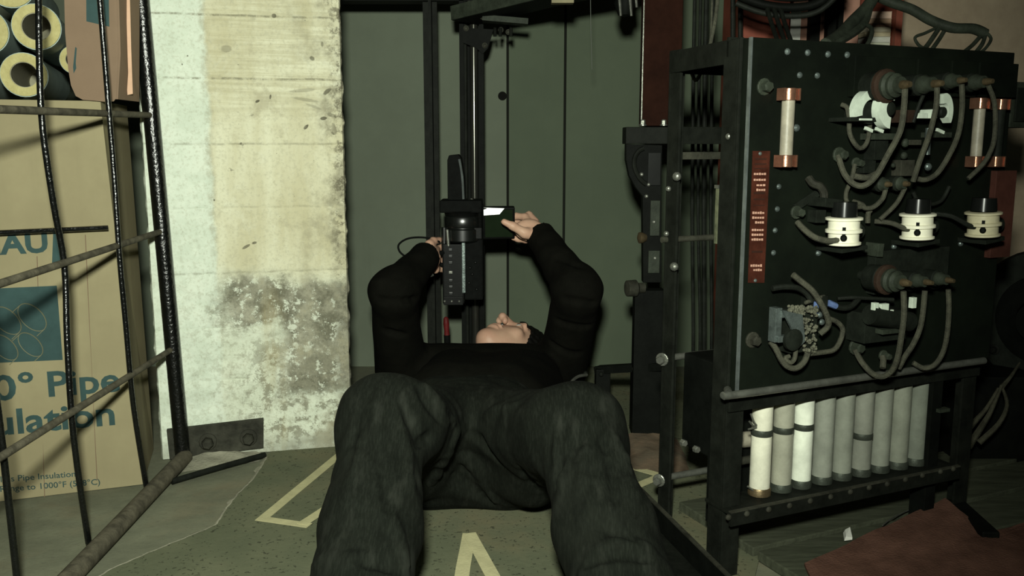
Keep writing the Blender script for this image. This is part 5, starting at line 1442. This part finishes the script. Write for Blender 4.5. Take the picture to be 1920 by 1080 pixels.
# seat of the trousers, resting on the floor
jn.cone(pel+Vector((-.075,-.065,-.045)),pel+Vector((.075,-.065,-.045)),.072,.072,.04)
jn.cone(pel+Vector((0,-.085,.045)),pel+Vector((0,-.085,-.02)),.060,.066,.04)
jn.cut((0,2.0,0),(0,1,0))
C6=lambda L: [(480+x/2.286,640+y/2.286) for x,y in L]
for L,r in (([(535,200),(515,320),(520,420)],.007),([(470,400),(425,560),(400,700)],.008),([(720,190),(790,290),(850,365)],.008),([(990,320),(1120,270),(1290,240)],.007),
            ([(940,380),(1090,350),(1260,330)],.006),([(600,300),(640,480),(660,640)],.007),([(760,600),(820,470),(860,380)],.008),([(1330,330),(1310,480),(1330,640)],.009),
            ([(1470,330),(1420,480),(1390,640)],.008),([(1440,930),(1560,890),(1680,900)],.010),([(1400,1000),(1560,950),(1700,960)],.010),([(250,960),(400,950),(560,985)],.009),
            ([(870,200),(872,290),(868,370)],.006),([(1540,420),(1590,560),(1620,700)],.007),([(340,460),(300,600),(290,760)],.008),([(560,720),(600,860),(640,960)],.008),([(1060,560),(1150,520),(1230,500)],.006),([(880,480),(960,560),(1020,680)],.008)):
    jn.fold(C6(L),r*1.2,'add',.010,.52)
for L,r in (([(640,290),(710,440),(740,560)],.009),([(690,440),(770,410),(850,375)],.010),([(700,690),(760,560),(830,450)],.012),([(930,410),(1030,520),(1070,690)],.014),
            ([(850,575),(930,640),(1010,705),(1130,800)],.010),([(1130,550),(1210,650),(1260,780)],.010),([(1355,290),(1300,400),(1285,620)],.009),([(520,470),(560,600),(575,750)],.008),
            ([(440,300),(410,430),(390,560)],.006),([(900,330),(1040,300),(1200,270)],.006),([(960,420),(1120,390),(1260,370)],.006),([(230,925),(430,925),(610,975)],.008),
            ([(1400,960),(1540,905),(1700,925)],.009),([(820,290),(850,340),(865,400)],.006),([(1420,720),(1520,800),(1640,850)],.008),([(700,190),(740,270),(800,350)],.006),([(1490,430),(1530,560),(1540,700)],.007)):
    jn.fold(C6(L),r*1.15,'sub',.006,.50)
jn.ripple(lambda x,y,z: .0016*np.sin(38*x+21*z+9*np.sin(17*y))*np.sin(33*y-25*z+5*x)+.0008*np.sin(90*z+60*x+31*y))
jn.floor(.003); grow(jn,'jeans',M_denim,man,2)
for c,k in ((ankL,-1),(ankR,1)):   # shoes, below the picture
    sh=Field((c.x-.10,c.y-.24,-.004),(c.x+.10,c.y+.10,.14),.005)
    sh.cone((c.x,c.y+.01,.05),(c.x+.02*k,c.y-.16,.040),.045,.040,.02); sh.cone((c.x,c.y,.05),(c.x,c.y,.095),.045,.045,.02); sh.floor(.003)
    grow(sh,'shoe',M_shoe,man,1)

# --- sweater
sw=Field((-.38,1.80,-.004),(.36,2.50,.62),.0042)
sw.cone(waist+Vector((-.06,-.03,0)),chest+Vector((-.075,0,.0)),.100,.103,.06); sw.cone(waist+Vector((.06,-.03,0)),chest+Vector((.075,0,0)),.100,.103,.06)
sw.cone(shL+Vector((.035,0,.0)),shR-Vector((.035,0,0)),.070,.070,.05)
for a,b,c in ((shL,elL,wrL),(shR,elR,wrR)):
    sw.cone(a,b,.066,.054,.03); sw.ell(b,(.054,.054,.054),k=.02); sw.cone(b,c,.052,.036,.02)
sw.cone(neck0-Vector((0,.03,.0)),neck0+(hd(0,-.05,-.01)-neck0)*.40,.062,.058,.03)
# folds at elbows and armpits
for pix,r,op in (([(705,560),(745,565),(785,560)],.006,'sub'),([(700,530),(750,530),(800,515)],.006,'add'),([(1055,560),(1085,565),(1118,570)],.006,'sub'),([(1040,600),(1075,612),(1110,610)],.005,'sub'),
                 ([(720,620),(760,630),(795,640)],.006,'sub'),([(1030,640),(1060,660),(1090,665)],.006,'sub'),([(1040,480),(1065,490),(1090,500)],.005,'sub')):
    sw.fold(pix,r,op,.010,.5)
sw.ripple(lambda x,y,z: .0016*np.sin(44*x+30*z)*np.sin(37*y+20*z)+.0008*np.sin(95*z+70*y))
# neckline and cuffs
hn=(hd(0,-.05,-.01)-neck0).normalized(); sw.cone(neck0,hd(0,-.05,-.015),.052,.050,.004,'sub')
def cuff_open(w,e):
    d=(w-e).normalized(); p=w+d*.004
    sl,G=sw.sub(np.array(w)-.075,np.array(w)+.075)
    dd=(p[0]-G[0])*d[0]+(p[1]-G[1])*d[1]+(p[2]-G[2])*d[2]
    near=np.sqrt((G[0]-w[0])**2+(G[1]-w[1])**2+(G[2]-w[2])**2)-.07
    d_cut=np.maximum(dd*-1.0*-1.0*-1.0,near)  # half space beyond the cuff, near the wrist only
    d_cut=np.maximum((p[0]-G[0])*d[0]+(p[1]-G[1])*d[1]+(p[2]-G[2])*d[2],near)
    sw.g[sl]=np.maximum(sw.g[sl],-d_cut)
cuff_open(wrL,elL); cuff_open(wrR,elR)
sw.floor(.003); grow(sw,'sweater',M_knit,man,2)
# watch / ring on the strap hand
mb=MB(); c=at(803,516,Y=2.245); mb.tube([c+Vector((-.012,0,.001)),c+Vector((0,-.008,-.002)),c+Vector((.012,0,.001))],.0035,6,4); mb.build('bracelet',M_steel,man,smooth=True)

# ================================================================== camcorder, pointing straight up
VY=2.30
def vz(py): return at(870,py,Y=VY).z
cx=at(868,480,Y=VY).x; S=at(968,480,Y=VY).x-cx; S/=100.0   # metres per pixel at the camcorder
cc=thing('camcorder','black camcorder held upright with its screen folded out, lens to the ceiling','camcorder',(cx,VY,vz(566)))
def vx(px): return at(px,480,Y=VY).x
mb=MB(); mb.box(vx(831),vx(871),VY-.035,VY+.035,vz(566),vz(455)); mb.build('body',M_plastic,cc,bevel=.004)
mb=MB(); mb.box(vx(871),vx(906),VY-.022,VY+.04,vz(560),vz(447)); mb.build('control_side',M_rubber,cc,bevel=.005)
mb=MB(); mb.box(vx(867),vx(874),VY-.040,VY-.030,vz(545),vz(447)); mb.build('spine',M_zinc,cc,bevel=.002)
mb=MB(); mb.box(vx(833),vx(869),VY-.040,VY-.034,vz(567),vz(552)); mb.build('base_plate',M_plastic,cc,bevel=.001)
for px in (835,848,862):
    mb=MB(); mb.rivet((vx(px),VY-.040,vz(560)),(0,-1,0),.0032); mb.build('screw',M_steel,cc)
for k,py in enumerate((465,477,489,507,522,534,546)):
    mb=MB(); mb.box(vx(843),vx(850),VY-.0385,VY-.034,vz(py+2.5),vz(py-2.5)); mb.build('button',M_steel if k==3 else M_lens,cc,bevel=.001)
for px,py in ((882,500),(886,512),(880,528),(892,490),(894,540)):
    mb=MB(); mb.rivet((vx(px),VY-.022,vz(py)),(0,-1,.2),.004); mb.build('knob',M_plastic,cc)
# lens barrel: zoom ring, focus ring, flared hood
lz=vz(452); lc=(vx(868),VY,lz); Lh=vz(376)-lz
mb=MB(); r0=34*S
mb.lathe(lc,(0,0,1),[(0,r0*.92),(.004,r0),(Lh*.30,r0),(Lh*.33,r0*.93),(Lh*.36,r0*.93)],36); lens=mb.build('lens_barrel',M_lens,cc,smooth=True)
mb=MB(); mb.lathe(lc,(0,0,1),[(Lh*.36,r0*1.0),(Lh*.39,r0*1.03),(Lh*.60,r0*1.03),(Lh*.63,r0*.98)],36); mb.build('focus_ring',M_lens,lens,smooth=True)
mb=MB(); mb.lathe(lc,(0,0,1),[(Lh*.63,r0*.95),(Lh*.70,r0*1.0),(Lh*.76,r0*1.12)],36); mb.build('lens_collar',M_plastic,lens,smooth=True)
mb=MB(); mb.box(vx(828),vx(905),VY-.045,VY+.045,vz(397),vz(374)); mb.build('lens_hood',M_rubber,lens,bevel=.004)
mb=MB(); mb.lathe((vx(868),VY,vz(374)-.004),(0,0,1),[(0,.03),(.003,.031),(.006,.022),(.0065,.001)],28); mb.build('front_glass',M_glass,lens,smooth=True)
# hood door standing open
q=[(842,374),(842,300),(845,291),(862,289),(867,296),(871,330),(872,374)]
poly=[Vector((vx(px),VY-.028,vz(py))) for px,py in q]; mb=MB(); mb.prism(poly[::-1],(.0,.060,0)); mb.build('hood_door',M_rubber,lens,bevel=.0025)
mb=MB(); mb.tube([Vector((vx(864),VY-.029,vz(298))),Vector((vx(869),VY-.029,vz(330))),Vector((vx(871),VY-.029,vz(372)))],.0032,7,3); mb.build('door_edge',M_edge,lens,smooth=True)
# side tube (microphone) left of the barrel
mb=MB(); mb.cyl((vx(834),VY-.01,vz(470)),(vx(834),VY-.01,vz(425)),.0075,seg=16,bev=.001); mb.build('microphone',M_lens,cc,smooth=True)
mb=MB(); mb.cyl((vx(843),VY-.036,vz(458)),(vx(841),VY-.036,vz(428)),.004,seg=10); mb.build('strap_lug',M_steel,cc,smooth=True)
# grip strap on the left
mb=MB(); mb.tube([Vector((vx(833),VY-.032,vz(470))),Vector((vx(812),VY-.052,vz(478))),Vector((vx(806),VY-.03,vz(488))),Vector((vx(818),VY+.01,vz(495))),Vector((vx(832),VY+.02,vz(500)))],.006,8,5); mb.build('grip_strap',M_rubber,cc,smooth=True)
# fold-out screen: tilted, with an added facet that makes its highlight
sc_=thing_screen=None
c0=Vector((vx(906),VY-.03,vz(418))); tilt=math.radians(20)
ux=Vector((math.cos(math.radians(8)),math.sin(math.radians(8)),0)); uz=Vector((0,-math.sin(tilt),math.cos(tilt))); un=ux.cross(uz)
Wd=60*S; Hd=64*S
def scr(a,b,t): return c0+ux*a+uz*b+un*t
pv=[scr(a,b,t) for t in (0,-.014) for a,b in ((0,-Hd*.5),(Wd,-Hd*.5),(Wd,Hd*.5),(0,Hd*.5))]
mb=MB(); mb.box8(pv); lcd=mb.build('flip_screen',M_plastic,cc,bevel=.003)
pv=[scr(a,b,t) for t in (.0008,-.001) for a,b in ((.006,-Hd*.42),(Wd-.006,-Hd*.42),(Wd-.006,Hd*.44),(.006,Hd*.44))]
mb=MB(); mb.box8(pv); mb.build('display',M_screen,lcd)
M_gloss=mat('screen_glint_gloss',(.06,.07,.058),.30,0,.2,20,0,spec=1.0)  # for the added facet, turned to the lamp to catch a highlight
gc=scr(Wd*.40,Hd*.40,.004); gn=((CAM+Vector((-.015,-.01,.11)))-gc).normalized(); gx=(ux-gn*ux.dot(gn)).normalized(); gz=gn.cross(gx)
if gz.z<0: gz=-gz
pv=[gc+gx*a+gz*b+gn*t for t in (.002,-.004) for a,b in ((-Wd*.38,-.010),(Wd*.12,-.008),(Wd*.30,.009),(-Wd*.38,.012))]
mb=MB(); mb.box8(pv); mb.build('screen_glint',M_gloss,lcd,bevel=.0015)
mb=MB(); mb.cyl(scr(-.006,-Hd*.4,-.006),scr(-.006,Hd*.5,-.006),.006,seg=12); mb.build('hinge',M_plastic,cc,smooth=True)
mb=MB(); mb.box(vx(872),vx(905),VY-.03,VY+.03,vz(447),vz(425)); mb.build('viewfinder_block',M_plastic,cc,bevel=.003)
# lead looping out on the left
mb=MB(); mb.tube([Vector((vx(826),VY-.02,vz(452))),Vector((vx(800),VY-.035,vz(443))),Vector((vx(770),VY-.04,vz(444))),Vector((vx(752),VY-.04,vz(455))),Vector((vx(753),VY-.04,vz(468))),Vector((vx(764),VY-.04,vz(478)))],.0026,7,5)
mb.build('remote_lead',M_rubber,cc,smooth=True)
# small red-handled tool standing behind the shoulder
t=thing('screwdriver','small tool with red handle standing between the rails behind the man','tool',(at(837,640,Y=2.46).x,2.46,0))
A=at(836,594,Y=2.46); B=at(838,628,Y=2.46)
mb=MB(); mb.lathe(A,B-A,[(0,.003),(.004,.007),(.02,.0085),(.04,.007),((B-A).length,.008)],10); mb.build('handle',M_red,t,smooth=True)
mb=MB(); mb.cyl(B,Vector((B.x+.004,B.y,.0)),.009,seg=10); mb.build('shaft',M_rubber,t,smooth=True)
